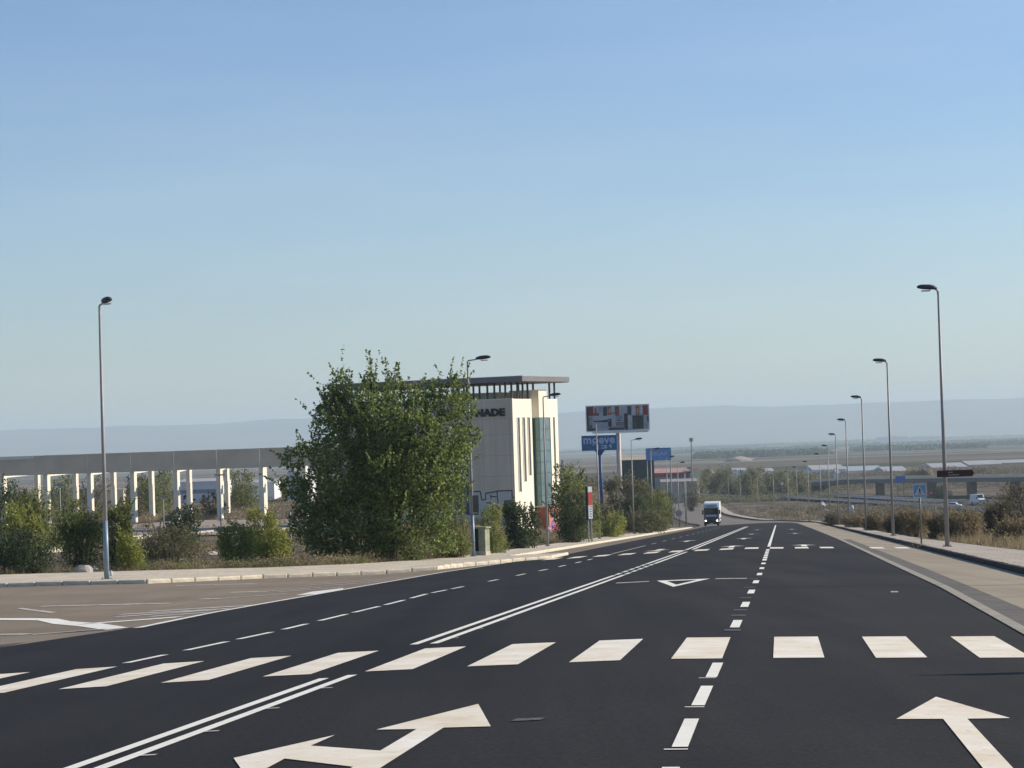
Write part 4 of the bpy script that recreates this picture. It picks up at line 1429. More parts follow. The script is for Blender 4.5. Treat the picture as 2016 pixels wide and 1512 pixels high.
for y in (-1.75, 1.7):
    for x in (-.88, .88):
        wheel(t, x, y, .36, .24)
# silver car half hidden by the nearest lamp
D = 585
p = at(1877, 996, D)
t = thing('car', (p.x, D, max(gz(p.x, D), -21.6) + .56), R(70), 'small pale car on the near carriageway just right of the nearest lamp', 'car')
sidep = [(-2.1, .3), (2.1, .3), (2.15, .85), (1.6, .95), (.9, 1.42), (-.6, 1.45), (-1.2, .98), (-2.1, .8)]
mb = MB()
n = len(sidep)
mb.add([(-.85, y, z) for y, z in sidep] + [(.85, y, z) for y, z in sidep], [tuple(range(n)), tuple(range(2 * n - 1, n - 1, -1))] + [(i, i + n, (i + 1) % n + n, (i + 1) % n) for i in range(n)])
bevel(mb.build('body', M_vwhite, t), .08)
for sx in (-.86, .86):
    mb = MB().add([(sx - .006, 1.3, .98), (sx - .006, .85, 1.36), (sx - .006, -.55, 1.38), (sx - .006, -1.0, 1.0), (sx + .006, 1.3, .98), (sx + .006, .85, 1.36), (sx + .006, -.55, 1.38), (sx + .006, -1.0, 1.0)],
                  [(0, 1, 2, 3), (4, 7, 6, 5), (0, 4, 5, 1), (1, 5, 6, 2), (2, 6, 7, 3), (3, 7, 4, 0)])
    mb.build('side_window', M_wind, t)
for y in (-1.35, 1.35):
    for x in (-.78, .78):
        wheel(t, x, y, .32, .2)

# ================================================================== vegetation
M_bark = mat('bark', (.075, .058, .042), .95, .3, 4, .6, 12)
LEAF = {
    'elm': mat('leaf_deep_green', (.060, .098, .028), .5, .30, .7, col2=(.28, .33, .095), leaf=True, spec=.35),
    'bright': mat('leaf_bright_green', (.165, .19, .04), .6, .25, .8, col2=(.42, .43, .11), leaf=True),
    'mid': mat('leaf_mid_green', (.105, .130, .038), .6, .3, .7, col2=(.29, .31, .10), leaf=True),
    'dark': mat('leaf_dark_green', (.032, .054, .026), .6, .28, .7, col2=(.105, .135, .060), leaf=True),
    'olive': mat('leaf_olive', (.100, .105, .050), .7, .3, .5, col2=(.225, .220, .115), leaf=True),
    'dry': mat('leaf_dry_brown', (.17, .135, .08), .85, .3, .5, col2=(.40, .325, .205), leaf=True, spec=.1),
    'greyish': mat('leaf_grey_scrub', (.095, .083, .055), .85, .3, .5, col2=(.24, .205, .14), leaf=True, spec=.1),
    'poplar': mat('leaf_bare_poplar', (.34, .28, .20), .85, .2, .3, col2=(.55, .47, .35), leaf=True, spec=.1),
}
LEAF['olive_pale'] = mat('leaf_pale_olive', (.15, .15, .075), .7, .25, .5, col2=(.30, .29, .16), leaf=True)
LEAF['straw'] = mat('leaf_straw', (.20, .155, .085), .85, .25, .5, col2=(.40, .33, .20), leaf=True, spec=.1)


def leaf_arrays(P, size, rg, up=.25, asp=.62):
    """a folded diamond leaf at every point"""
    n = len(P)
    d = rg.normal(size=(n, 3)); d[:, 2] += up
    d /= np.linalg.norm(d, axis=1)[:, None] + 1e-9
    e = np.cross(d, rg.normal(size=(n, 3)))
    e /= np.linalg.norm(e, axis=1)[:, None] + 1e-9
    L_ = size * rg.uniform(.6, 1.35, n)[:, None]
    v0 = P - d * L_ * .5
    v1 = P + e * L_ * asp * .5
    v2 = P + d * L_ * .5
    v3 = P - e * L_ * asp * .5 + np.cross(d, e) * L_ * .18
    V = np.stack([v0, v1, v2, v3], 1).reshape(-1, 3)
    F = np.arange(n * 4).reshape(-1, 4)
    return V, F


def crown_points(clumps, n, rg, shell=.55, shoots=0, shoot_len=.6, hollow=.35):
    """points spread through ellipsoidal clumps; some follow shoots that stick out of them"""
    vol = np.array([c_[3] * c_[4] * c_[5] for c_ in clumps]) ** .72
    k = rg.choice(len(clumps), n, p=vol / vol.sum())
    cl = np.array(clumps)[k]
    u = rg.normal(size=(n, 3)); u /= np.linalg.norm(u, axis=1)[:, None]
    r_ = rg.uniform(hollow ** 3, 1, n) ** (1 / 3)
    lump = 1 + .16 * np.sin(u[:, 0] * 5 + k) * np.cos(u[:, 1] * 6 + 2 * k) + .12 * np.sin(u[:, 2] * 9 + 3 * k) + rg.normal(0, .05, n)
    P = cl[:, :3] + u * (r_ * lump)[:, None] * cl[:, 3:6]
    if shoots:
        ks = rg.choice(len(clumps), shoots, p=vol / vol.sum())
        cs = np.array(clumps)[ks]
        us = rg.normal(size=(shoots, 3)); us[:, 2] = np.abs(us[:, 2]) * .9 + .12
        us /= np.linalg.norm(us, axis=1)[:, None]
        st = cs[:, :3] + us * cs[:, 3:6] * .82
        dr = us + np.array([0, 0, .75]) + rg.normal(0, .25, (shoots, 3)); dr /= np.linalg.norm(dr, axis=1)[:, None]
        ln = shoot_len * rg.uniform(.4, 1.3, shoots)
        m_ = 26
        tt = rg.uniform(0, 1, (shoots, m_))
        Q = st[:, None, :] + dr[:, None, :] * (tt * ln[:, None])[:, :, None] + rg.normal(0, .05, (shoots, m_, 3)) * shoot_len * (1.25 - tt)[:, :, None]
        P = np.concatenate([P, Q.reshape(-1, 3)])
    return P[P[:, 2] > .02]


def plant(name, loc, clumps, n, leaf, kind, label, cat='bush', group=None, seed=1, shoots=0, shoot_len=.6, trunks=3, hollow=.35, bark=True, asp=.62, tr=.05):
    rg = np.random.default_rng(seed)
    t = thing(name, loc, 0, label, cat, group)
    P = crown_points(clumps, n, rg, shoots=shoots, shoot_len=shoot_len, hollow=hollow)
    V, F = leaf_arrays(P, leaf, rg, asp=asp)
    o = np_mesh('crown', V, F, LEAF[kind], t)
    o['kind'] = 'stuff'
    if bark:
        b = MB()
        top_ = max(c_[2] + c_[5] for c_ in clumps)
        r0 = max(.02, tr * top_ / 3)
        for i, c_ in enumerate(clumps[:14]):
            x0, y0 = rg.normal(0, .08 * trunks, 2) if trunks > 1 else (0, 0)
            if i and trunks == 1: x0, y0 = 0, 0
            mid_ = (x0 * .6 + c_[0] * .35, y0 * .6 + c_[1] * .35, max(.15, c_[2] * .45))
            b.tube([(x0, y0, -.3), mid_, (c_[0], c_[1], c_[2] + c_[5] * .3)], [r0, r0 * .65, r0 * .22], 6)
        b.build('trunk' if cat == 'tree' else 'stems', M_bark, t, True)
    return t


def auto_clumps(w_, h, k, rg, low=.1, flat=1.0):
    """clumps filling a w x w x h crown standing on the ground"""
    out = [(0, 0, h * .45, w_ * .38, w_ * .38 * flat, h * .46), (0, 0, h * .22, w_ * .46, w_ * .44, h * .26)]
    for i in range(k):
        a = rg.uniform(0, 6.28)
        z = h * rg.uniform(low, .85)
        rr_ = w_ * .5 * (1 - .5 * abs(z / h - .3))
        rad = w_ * rg.uniform(.14, .24)
        out.append((math.cos(a) * (rr_ - rad * .5), math.sin(a) * (rr_ - rad * .5) * flat, min(z, h - rad * .9), rad, rad, min(rad * rg.uniform(.8, 1.3), h * .3)))
    return out


def bush(px0, px1, ptop, pbase, D, kind, n, label, name='bush', cat='bush', group=None, seed=1, k=9, leaf=.10, shoots=30, sl=.35, low=.1, trunks=3, asp=.62, hollow=.35):
    g = at((px0 + px1) / 2, pbase, D)
    zb = gz(g.x, D)
    w_ = (px1 - px0) * D / F_PX * (1.12 if D < 260 else 1.1)
    h = at((px0 + px1) / 2, ptop, D).z - zb
    rg = np.random.default_rng(seed * 31 + 5)
    return plant(name, (g.x, D, zb), auto_clumps(w_, h, k, rg, low), n, leaf, kind, label, cat, group, seed, shoots, sl, trunks, hollow, True, asp)


# the big tree: clumps given as (x, z) of the picture at its own distance
DT = 108.0
g = at(765, 1104, DT)
zb = gz(g.x, DT)
cl = []
def tc(px, py, rpx, dy=0, rz=1.0):
    p_ = at(px, py, DT)
    s_ = DT / F_PX
    f_ = .92 if rpx < 60 else 1
    cl.append((p_.x - g.x, dy, p_.z - zb, rpx * s_ * f_, rpx * s_ * .95 * f_, rpx * s_ * rz * f_))
for a in [(672, 760, 25, .6, 1.5), (655, 790, 26, .2, 1.1), (712, 788, 30, -.3, 1.1), (728, 752, 18, .3, 1.3), (774, 764, 24, .8, 1.6), (765, 795, 28, -.4, 1), (822, 800, 32, -.2, 1.0), (690, 800, 34, .8, 1.1), (742, 782, 28, .9, 1.1), (805, 775, 26, .7, 1.1), (840, 785, 26, .9, 1), (650, 775, 20, .9, 1.1), (640, 815, 26, .7, 1.1), (858, 765, 20, .2, 1.2), (890, 770, 24, .5, 1.5), (880, 805, 30, -.2, 1), (918, 800, 24, .9, 1.3),
          (650, 840, 42, .2, 1.1), (700, 850, 55, -.8, 1), (760, 850, 58, -1.2, 1), (820, 855, 58, -1.1, 1), (880, 860, 50, -.2, 1), (925, 858, 26, 1.0, 1),
          (640, 905, 42, .4, .9), (600, 880, 26, .9, .55), (575, 905, 28, .5, 1), (575, 960, 34, 1.0, .8), (620, 975, 50, .3, 1), (690, 930, 62, -1.0, 1), (760, 930, 66, -1.6, 1),
          (830, 930, 60, -1.4, 1.1), (885, 930, 42, -.5, 1.2), (905, 890, 26, .5, 1.1), (600, 1030, 42, .9, 1.1), (650, 1040, 56, -.2, 1.1), (720, 1020, 62, -1.2, 1), (790, 1010, 58, -1.7, 1.1),
          (850, 1000, 52, -1.0, 1.2), (895, 985, 30, .2, 1.3), (680, 1080, 34, -.8, .7), (745, 1078, 38, -1.5, .7), (815, 1070, 38, -1.6, .9), (870, 1062, 36, -.8, 1), (625, 1080, 28, .2, .8),
          (760, 930, 80, 1.4, 1.2), (700, 990, 70, 1.5, 1), (840, 960, 56, 1.7, 1.4)]:
    tc(*a)
plant('broadleaf_tree', (g.x, DT, zb), cl, 64000, .14, 'elm', 'big many-stemmed green tree hiding the left half of the tall building', 'tree', None, 11, 520, 1.15, 3, .55, True, .66, .045)
# two bright sucker clumps at its foot
bush(660, 735, 925, 1000, DT - 3.0, 'mid', 10, 'x') if False else None

BS = [  # px0, px1, top, base, D, kind, n, label, leaf, shoots
    (-40, 62, 1046, 1112, 103, 'dark', 5200, 'dark rounded bush at the left edge behind the pavement', .10, 40),
    (-60, 60, 940, 1060, 150, 'dark', 6000, 'tall dark green tree at the left edge of the picture', .14, 60),
    (30, 118, 948, 1075, 140, 'mid', 7000, 'mid green tree in front of the second column of the frame', .14, 70),
    (8, 82, 985, 1090, 122, 'bright', 4500, 'pale green bush left of the dark rounded bush', .12, 50),
    (20, 100, 1040, 1118, 100, 'dark', 5200, 'blackish green bush near the pavement, left of the gap with the bare ground', .09, 40),
    (112, 208, 1000, 1108, 106, 'mid', 7500, 'sprawling mid green bush left of the tall lamp', .10, 70),
    (120, 172, 968, 1040, 160, 'mid', 3000, 'slender green tree behind the sprawling bush', .15, 30),
    (206, 262, 985, 1108, 104, 'mid', 5200, 'upright green bush just right of the tall lamp', .10, 60),
    (232, 288, 1045, 1116, 100, 'bright', 4200, 'bright green bush on the pavement edge right of the tall lamp', .09, 50),
    (330, 398, 992, 1052, 168, 'dark', 4200, 'round dark green tree before the fifth column of the frame', .14, 50),
    (288, 392, 1034, 1100, 114, 'olive', 5200, 'olive grey bush between the bright bushes', .09, 60),
    (428, 500, 1028, 1106, 106, 'bright', 5200, 'bright yellow-green bush left of the slender sapling', .09, 60),
    (488, 548, 992, 1075, 118, 'bright', 4200, 'tall bright green sapling right of the yellow-green bush', .10, 50),
    (500, 572, 1040, 1112, 103, 'bright', 5600, 'wide bright green bush at the left foot of the big tree', .09, 60),
    (262, 345, 926, 992, 352, 'mid', 4200, 'green tree seen through the middle columns of the frame', .26, 40),
    (248, 300, 930, 985, 372, 'dark', 2600, 'dark tree behind the green one in the frame', .26, 20),
    (445, 505, 918, 975, 366, 'mid', 3600, 'rounded green tree between the last two columns of the frame', .26, 30),
    (395, 446, 968, 1010, 330, 'greyish', 2000, 'low brown scrub bush under the right part of the frame', .24, 20),
    (240, 286, 955, 1010, 345, 'greyish', 2200, 'brownish shrub in front of the fourth column', .24, 20),
    (88, 150, 925, 990, 362, 'mid', 2600, 'green tree behind the left columns of the frame', .26, 20),
    (150, 215, 930, 975, 380, 'greyish', 2200, 'hazy grey-green tree behind the third column', .26, 20),
    (868, 925, 1010, 1092, 112, 'mid', 4600, 'soft green bush at the right foot of the big tree', .09, 60),
    (942, 990, 984, 1062, 128, 'bright', 3600, 'small yellow-green bush in front of the graffiti, right of the cabinet', .10, 50),
    (940, 1000, 1030, 1072, 124, 'mid', 2800, 'low dull green bush right of the cabinet', .09, 40),
    (992, 1066, 986, 1068, 142, 'dark', 6000, 'dark glossy bush at the sunlit corner of the building', .13, 60),
    (1088, 1178, 902, 1046, 172, 'mid', 9500, 'tall leafy bush left of the red and white totem', .15, 90),
    (1100, 1160, 960, 1048, 168, 'dark', 4200, 'dark lower bush in front of the tall leafy bush', .14, 40),
    (1170, 1216, 985, 1040, 212, 'greyish', 2600, 'dusky scrub bush right of the totem', .16, 30),
    (1188, 1232, 1004, 1042, 206, 'bright', 2600, 'low bright green bush between the third and fourth left lamps', .15, 30),
    (1192, 1238, 930, 990, 330, 'olive', 3000, 'dusky tree at the foot of the billboard mast', .24, 30),
    (1222, 1262, 918, 990, 318, 'greyish', 3200, 'brown-green tree right of the billboard mast', .24, 30),
    (1240, 1300, 935, 1010, 292, 'olive', 5200, 'olive tree on the bank below the dark warehouse', .22, 40),
    (1262, 1322, 962, 1034, 272, 'mid', 4600, 'green bush on the bank at the corner of the far road', .2, 40),
    (1225, 1275, 972, 1028, 262, 'dark', 3600, 'dark bush on the bank behind the fourth left lamp', .2, 30),
    (1240, 1310, 1000, 1042, 240, 'olive', 4600, 'yellowish scrub bush lowest on the bank', .17, 40),
    (1305, 1328, 950, 985, 520, 'dark', 1800, 'small round dark tree before the tan hall', .3, 10),
    (1345, 1378, 945, 982, 640, 'greyish', 2000, 'dark bare tree by the dark doorway of the far hall', .35, 15),
]
for i, (a, b_, c_, d_, D, kd, n, lb, lf, sh) in enumerate(BS):
    big = D > 250 or 'tree' in lb
    bush(a, b_, c_, d_, D, kd, n, lb, name='small_tree' if 'tree' in lb or 'sapling' in lb else 'bush', cat='tree' if 'tree' in lb or 'sapling' in lb else 'bush', seed=i + 3,
         leaf=lf, shoots=sh, sl=.5 if D < 200 else .9, k=11, low=.12)
# olive trees along the bend
rr = random.Random(5)
tr_px = [1378, 1392, 1408, 1424, 1442, 1462, 1476, 1490, 1503, 1520, 1534, 1548, 1563, 1578, 1592, 1606]
tp = [925, 918, 912, 908, 915, 926, 916, 908, 914, 926, 922, 918, 924, 922, 926, 932]
nm = ['just right of the station tower', 'leaning over the tan hall', 'rising above the lorry', 'tallest of the left group of the row', 'right of the tallest left one',
      'below the small white warehouse', 'left of the tall middle tree', 'tallest in the middle of the row', 'right of the tall middle tree', 'below the bright white roof',
      'behind the round red-rimmed sign', 'straight above the round sign', 'behind the ninth right lamp', 'behind the eighth right lamp', 'between the eighth and seventh lamps', 'last of the row on the right']
for i, (x, y) in enumerate(zip(tr_px, tp)):
    D = 775 + rr.uniform(-25, 40)
    bush(x - 19, x + 19, y + 3, 985, D, 'olive_pale', 2600, 'hazy olive green tree ' + nm[i], 'olive_green_tree', 'tree', 'hazy trees along the bend', i + 80, 12, .48, 14, 1.2, .1, 1)
for i, x in enumerate([1790, 1803, 1817, 1830]):
    bush(x - 10, x + 10, 919 + (i % 2), 948, 860, 'poplar', 3800, ['leftmost', 'second', 'third', 'rightmost'][i] + ' pale bare poplar of the square grey-brown row above the overpass',
         'poplar', 'tree', 'bare poplars by the overpass', i + 120, 7, .45, 10, 1.2, .1, 1)
for i, (a, b_, c_, D, kd, lb) in enumerate([(1855, 1905, 925, 1000, 'greyish', 'grey-brown tree clump right of the brown sign'), (1905, 1950, 918, 1020, 'greyish', 'dull tree clump before the white warehouses'),
                                             (1948, 2030, 922, 980, 'greyish', 'wide dull tree clump at the right edge'), (1640, 1690, 936, 880, 'greyish', 'brown trees below the pale warehouse roofs'),
                                             (1690, 1760, 932, 900, 'greyish', 'brown trees left of the blue motorway sign'), (1835, 1870, 955, 690, 'dark', 'dark tree under the overpass behind the brown sign'),
                                             (1610, 1650, 940, 860, 'greyish', 'brown trees behind the sixth and fifth right lamps')]):
    bush(a, b_, c_, 985, D, kd, 2200, lb, 'far_tree', 'tree', None, i + 140, 9, .5, 10, 1.2, .1, 1)
# shrubs of the right verge
RS = [(1700, 1752, 1012, 1052, 170, 'dry', 'low dry shrub between the second and third right lamps'), (1742, 1800, 1008, 1060, 148, 'greyish', 'grey-brown shrub behind the second right lamp'),
      (1775, 1835, 1002, 1068, 134, 'dry', 'straw-coloured shrub behind the crossing sign'), (1830, 1880, 1010, 1072, 124, 'greyish', 'dull shrub behind the nearest right lamp'),
      (1860, 1930, 1004, 1078, 114, 'dry', 'yellowish dry shrub right of the nearest lamp'), (1938, 2000, 990, 1082, 118, 'greyish', 'rounded grey-green shrub near the right edge'),
      (1972, 2080, 945, 1086, 112, 'greyish', 'tallest dark scrub at the right edge, cut by the frame'), (1965, 2050, 1020, 1090, 100, 'dry', 'reddish dry scrub at the foot of the tall scrub'),
      (1660, 1712, 1014, 1045, 205, 'dry', 'low straw shrub behind the third right lamp'), (1625, 1668, 1012, 1040, 250, 'greyish', 'low scrub behind the fourth and fifth right lamps')]
for i, (a, b_, c_, d_, D, kd, lb) in enumerate(RS):
    bush(a, b_, c_, d_, D, kd, 12000 if D < 160 else 4200, lb, 'dry_shrub', 'bush', None, i + 170, 12, .10 if D < 160 else .15, 90, .5, .08, 4, .28)


# loose scrub, weeds and grass nobody could count
def scatter(name, pts, kind, leaf, per, rad, hgt, seed, asp=.5, lowr=.0):
    rg = np.random.default_rng(seed)
    P = []
    for (x, y, k) in pts:
        r_, h_ = rad * k, hgt * k
        n = max(6, int(per * k * k))
        u = rg.normal(size=(n, 3)); u /= np.linalg.norm(u, axis=1)[:, None]
        u[:, 2] = np.abs(u[:, 2])
        q = u * np.array([r_, r_, h_]) * rg.uniform(.5, 1, n)[:, None] * (1 + rg.normal(0, .12, n))[:, None]
        q[:, 0] += x; q[:, 1] += y
        q[:, 2] += gz(x, y)
        P.append(q)
    P = np.concatenate(P)
    V, F = leaf_arrays(P, leaf, rg, asp=asp, up=.6)
    return tag(np_mesh(name, V, F, LEAF[kind]), kind='stuff')


rr = random.Random(21)
def pts_sq(n, s0, s1, qa, qb, k0=.6, k1=1.3):
    o_ = []
    for _ in range(n):
        s = rr.uniform(s0, s1)
        q = rr.uniform(qa, qb)
        p_ = W(s, q)
        o_.append((p_.x, p_.y, rr.uniform(k0, k1)))
    return o_


# field beyond the bend
scatter('field_scrub', pts_sq(1300, 395, 640, 12, 110), 'greyish', .42, 60, 1.8, 1.3, 5)
scatter('field_scrub', pts_sq(420, 395, 640, 9, 110), 'dry', .42, 60, 1.8, .8, 6)
scatter('verge_scrub', pts_sq(500, 110, 400, 9.0, 24, .5, 1.2), 'dry', .16, 110, .9, .75, 7)
scatter('verge_scrub', pts_sq(330, 110, 400, 10.5, 30, .5, 1.3), 'greyish', .16, 110, 1.0, .9, 8)
scatter('near_verge_scrub', pts_sq(150, 84, 130, 9.5, 26, .5, 1.1), 'straw', .10, 170, .7, .7, 9)
scatter('near_verge_scrub', pts_sq(110, 84, 130, 10, 26, .5, 1.1), 'olive', .10, 170, .7, .6, 10)
_p = []
for _ in range(420):
    D_ = rr.uniform(800, 1160)
    p_ = at(rr.uniform(1600, 2080), 940, D_)
    _p.append((p_.x, D_, rr.uniform(.6, 1.5)))
scatter('roadside_thicket', _p, 'greyish', .6, 70, 3.2, 2.6, 16)
_p = []
for _ in range(260):
    D_ = rr.uniform(715, 760)
    p_ = at(rr.uniform(1370, 1640), 940, D_)
    _p.append((p_.x, D_, rr.uniform(.6, 1.4)))
scatter('roadside_hedge', _p, 'olive', .5, 60, 2.6, 1.5, 17)
_p = []
for _ in range(200):
    D_ = rr.uniform(440, 640)
    p_ = at(rr.uniform(1600, 2100), 940, D_)
    _p.append((p_.x, D_, rr.uniform(.6, 1.4)))
scatter('highway_verge_scrub', _p, 'greyish', .4, 60, 2.2, .8, 18)
# left side
scatter('bank_scrub', pts_sq(420, 125, 350, -38, -17.6, .5, 1.2), 'dry', .14, 90, .8, .55, 11)
scatter('bank_scrub', pts_sq(160, 135, 350, -36, -18.4, .5, 1.2), 'olive', .15, 100, .8, .6, 12)
scatter('plateau_scrub', pts_sq(700, 120, 300, -110, -26, .5, 1.3), 'greyish', .18, 70, .9, .45, 13)
scatter('plateau_scrub', pts_sq(420, 300, 430, -150, -30, .7, 1.5), 'dry', .3, 60, 1.4, .6, 14)
scatter('far_plateau_scrub', pts_sq(300, 420, 640, -190, -30, .8, 1.8), 'greyish', .45, 60, 1.8, 1.3, 15)


def blades(name, pts, M_, seed, h=.35, per=30, sp=.25, wd=.012):
    rg = np.random.default_rng(seed)
    V = []
    for x, y, k in pts:
        n = int(per * k)
        a = rg.normal(0, sp * k, (n, 2)) + (x, y)
        z = np.array(ground(a[:, 0], a[:, 1]))
        H = h * k * rg.uniform(.4, 1.2, n)
        lean = rg.normal(0, .3, (n, 2)) * H[:, None]
        th = rg.uniform(0, 3.14, n)
        dx = np.stack([np.cos(th), np.sin(th)], 1) * wd
        b0 = np.concatenate([a - dx, z[:, None] - .02], 1)
        b1 = np.concatenate([a + dx, z[:, None] - .02], 1)
        tp_ = np.concatenate([a + lean, (z + H)[:, None]], 1)
        V.append(np.stack([b0, b1, tp_], 1).reshape(-1, 3))
    V = np.concatenate(V)
    return tag(np_mesh(name, V, np.arange(len(V)).reshape(-1, 3), M_), kind='stuff')


# weeds along the back of the left pavement
line = [(103, -60), (98, -28), (97, -22), (101, -18.7), (110, -16.7), (123, -16.4), (210, -16.5), (345, -16.3)]
def along(n, back, k0, k1, smax=1e9, lim=(0, 7)):
    o_ = []
    for _ in range(n):
        i = rr.randint(*lim) if False else rr.choice([0, 0, 0, 1, 1, 2, 2, 3, 4, 4, 5, 5, 5, 6, 6])
        if i > 6: i = 6
        (s0, q0), (s1, q1) = line[i], line[i + 1]
        t_ = rr.random()
        p_ = W(s0 + (s1 - s0) * t_ + (rr.uniform(.1, back) if i < 4 else 0), q0 + (q1 - q0) * t_ - (rr.uniform(.1, back) if i >= 3 else 0))
        o_.append((p_.x, p_.y, rr.uniform(k0, k1)))
    return o_
blades('dry_grass', along(620, 2.6, .3, 1.25), LEAF['straw'], 31, .34, 34, .22)
blades('dry_grass', along(420, 1.2, .3, 1.0), LEAF['olive'], 32, .30, 34, .22)
blades('dry_grass', pts_sq(900, 84, 300, 8.3, 12, .5, 1.4), LEAF['straw'], 33, .4, 30, .3)
scatter('low_weeds', along(620, 4.5, .3, 1.2), 'greyish', .09, 90, .55, .42, 34)
scatter('low_weeds', along(420, 5.5, .3, 1.4), 'dry', .09, 120, .6, .5, 35)
scatter('low_weeds', along(300, 5.0, .3, 1.3), 'mid', .08, 110, .55, .45, 36)
# weeds creeping over the right kerb
scatter('kerb_weeds', [(W(s, 5.72 + rr.uniform(-.2, .35)).x, s, rr.uniform(.5, 1)) for s in np.arange(90, 108, .8)], 'dry', .07, 60, .3, .22, 37)
scatter('kerb_weeds', [(W(s, 5.85 + rr.uniform(-.1, .25)).x, s, rr.uniform(.3, .8)) for s in [46, 50, 53, 57, 60, 66, 70, 77, 84, 120, 131, 150]], 'olive', .05, 50, .18, .25, 38)

# ------------------------------------------------------------------ site roads, walls and posts on the left plateau
def plate(name, pts, D_z, M, off=.10, kind='structure'):
    """a sheet on the plateau given by (x, y) ground points, subdivided to follow the land"""
    bm = bmesh.new()
    bm.faces.new([bm.verts.new((x, y, 0)) for x, y in pts])
    xs, ys = [p_[0] for p_ in pts], [p_[1] for p_ in pts]
    for x in np.arange(min(xs), max(xs), 6): bmesh.ops.bisect_plane(bm, geom=bm.verts[:] + bm.edges[:] + bm.faces[:], plane_co=(x, 0, 0), plane_no=(1, 0, 0))
    for y in np.arange(min(ys), max(ys), 6): bmesh.ops.bisect_plane(bm, geom=bm.verts[:] + bm.edges[:] + bm.faces[:], plane_co=(0, y, 0), plane_no=(0, 1, 0))
    bmesh.ops.triangulate(bm, faces=bm.faces[:])
    if sum(f.normal.z for f in bm.faces) < 0: bmesh.ops.reverse_faces(bm, faces=bm.faces[:])
    for v in bm.verts: v.co.z = gz(v.co.x, v.co.y) + off
    me = bpy.data.meshes.new(name); bm.to_mesh(me); bm.free(); me.materials.append(M)
    o = bpy.data.objects.new(name, me); C.objects.link(o)
    if kind: o['kind'] = kind
    return o


def gp(px, py, D0=200):
    """where the sight line of a picture point meets the plateau"""
    d = ray(px, py)
    D = 90.0
    while D < 420 and d.z * D > gz(d.x * D, D): D += .5
    return (d.x * D, D)


M_site = mat('pale_site_road', (.30, .245, .195), .95, .12, .2, .2, 3)
M_kw = mat('low_concrete_edge', (.50, .46, .38), .9, .12, .5)
plate('site_road', [gp(255, 1060), gp(262, 1034), gp(600, 1024), gp(600, 1048), gp(480, 1052), gp(420, 1056)], 0, M_site, .14)
plate('site_road', [gp(-60, 1100), gp(-60, 1060), gp(125, 1048), gp(128, 1082)], 0, M_site, .14)
for i, (a, b_, lb) in enumerate([((255, 1063), (420, 1050), 'pale concrete edging of the site road behind the olive bush'), ((500, 1048), (640, 1042), 'pale concrete edging reaching the big tree'),
                                 ((82, 1090), (122, 1086), 'short pale concrete edging behind the dark bush')]):
    (xa, ya), (xb, yb) = gp(*a), gp(*b_)
    o = bpy.data.objects.new('concrete_edging', None)
    mb = MB()
    n = 8
    for k in range(n):
        x0, y0, x1, y1 = xa + (xb - xa) * k / n, ya + (yb - ya) * k / n, xa + (xb - xa) * (k + 1) / n, ya + (yb - ya) * (k + 1) / n
        z0, z1 = gz(x0, y0), gz(x1, y1)
        mb.add([(x0, y0, z0 - .2), (x1, y1, z1 - .2), (x1, y1 + .25, z1 - .2), (x0, y0 + .25, z0 - .2), (x0, y0, z0 + .32), (x1, y1, z1 + .32), (x1, y1 + .25, z1 + .32), (x0, y0 + .25, z0 + .32)],
               [(0, 3, 2, 1), (4, 5, 6, 7), (0, 1, 5, 4), (1, 2, 6, 5), (2, 3, 7, 6), (3, 0, 4, 7)])
    tag(mb.build('concrete_edging', M_kw), lb, 'edging')
M_thin = mat('thin_post_paint', (.24, .27, .26), .6, .15, 2)
for px, top_, bot_, D, label in ((120, 955, 1050, 165, 'thin post among the green trees left of the tall lamp'), (323, 978, 1046, 190, 'thin post with a short crosspiece before the concrete frame'),
                                 (436, 935, 1060, 185, 'taller thin post with a crosspiece at the sixth column'), (573, 1008, 1090, 116, 'thin grey post at the left foot of the big tree'),
                                 (876, 1020, 1070, 122, 'thin post behind the soft green bush')):
    g = at(px, bot_, D)
    zb = gz(g.x, D)
    zt_ = at(px, top_, D).z
    t = thing('thin_post', (g.x, D, zb), 0, label, 'post', 'thin posts on the waste ground')
    MB().tube([(0, 0, -.1), (0, 0, zt_ - zb)], [.065, .045], 8).build('pole', M_thin, t, True)
    if D > 150:
        MB().box(-.45, .45, -.05, .05, zt_ - zb - .05, zt_ - zb + .06).build('crosspiece', M_thin, t)
# tall mast lamp at the station
g = at(1363, 940, 700)
zt_ = at(1361, 866, 700).z
t = thing('mast_light', (g.x, 700, -21.3), 0, 'tall thin mast rising behind the red roofed station', 'mast')
MB().tube([(0, 0, 0), (0, 0, zt_ + 21.3)], [.22, .16], 8).build('mast', M_greyb, t)
MB().box(-.55, .55, -.3, .3, zt_ + 20.8, zt_ + 21.9).build('lamp_cluster', M_tan, t)
# litter and pale stones by the left pavement
M_rub = mat('rubble', (.34, .32, .28), .9, .2, 3, .4, 10)
M_litter = mat('litter_bag', (.60, .60, .58), .7, .1, 3)
def lump(name, px, py, D, r_, hz_, M, label, cat, seed, dz=0):
    rg = random.Random(seed)
    g = at(px, py, D)
    bm = bmesh.new()
    bmesh.ops.create_icosphere(bm, subdivisions=2, radius=1)
    for v in bm.verts:
        k = 1 + rg.uniform(-.22, .22)
        v.co = (v.co.x * r_ * k, v.co.y * r_ * .7 * k, max(-.1, v.co.z) * hz_ * k)
    me = bpy.data.meshes.new(name); bm.to_mesh(me); bm.free(); me.materials.append(M)
    o = bpy.data.objects.new(name, me); C.objects.link(o)
    o.location = (g.x, D, gz(g.x, D) + dz)
    return tag(o, label, cat)
lump('litter_bag', 219, 1124, 87.5, .07, .20, M_litter, 'small white bag of litter beside the tall lamp base', 'litter', 1, .14)
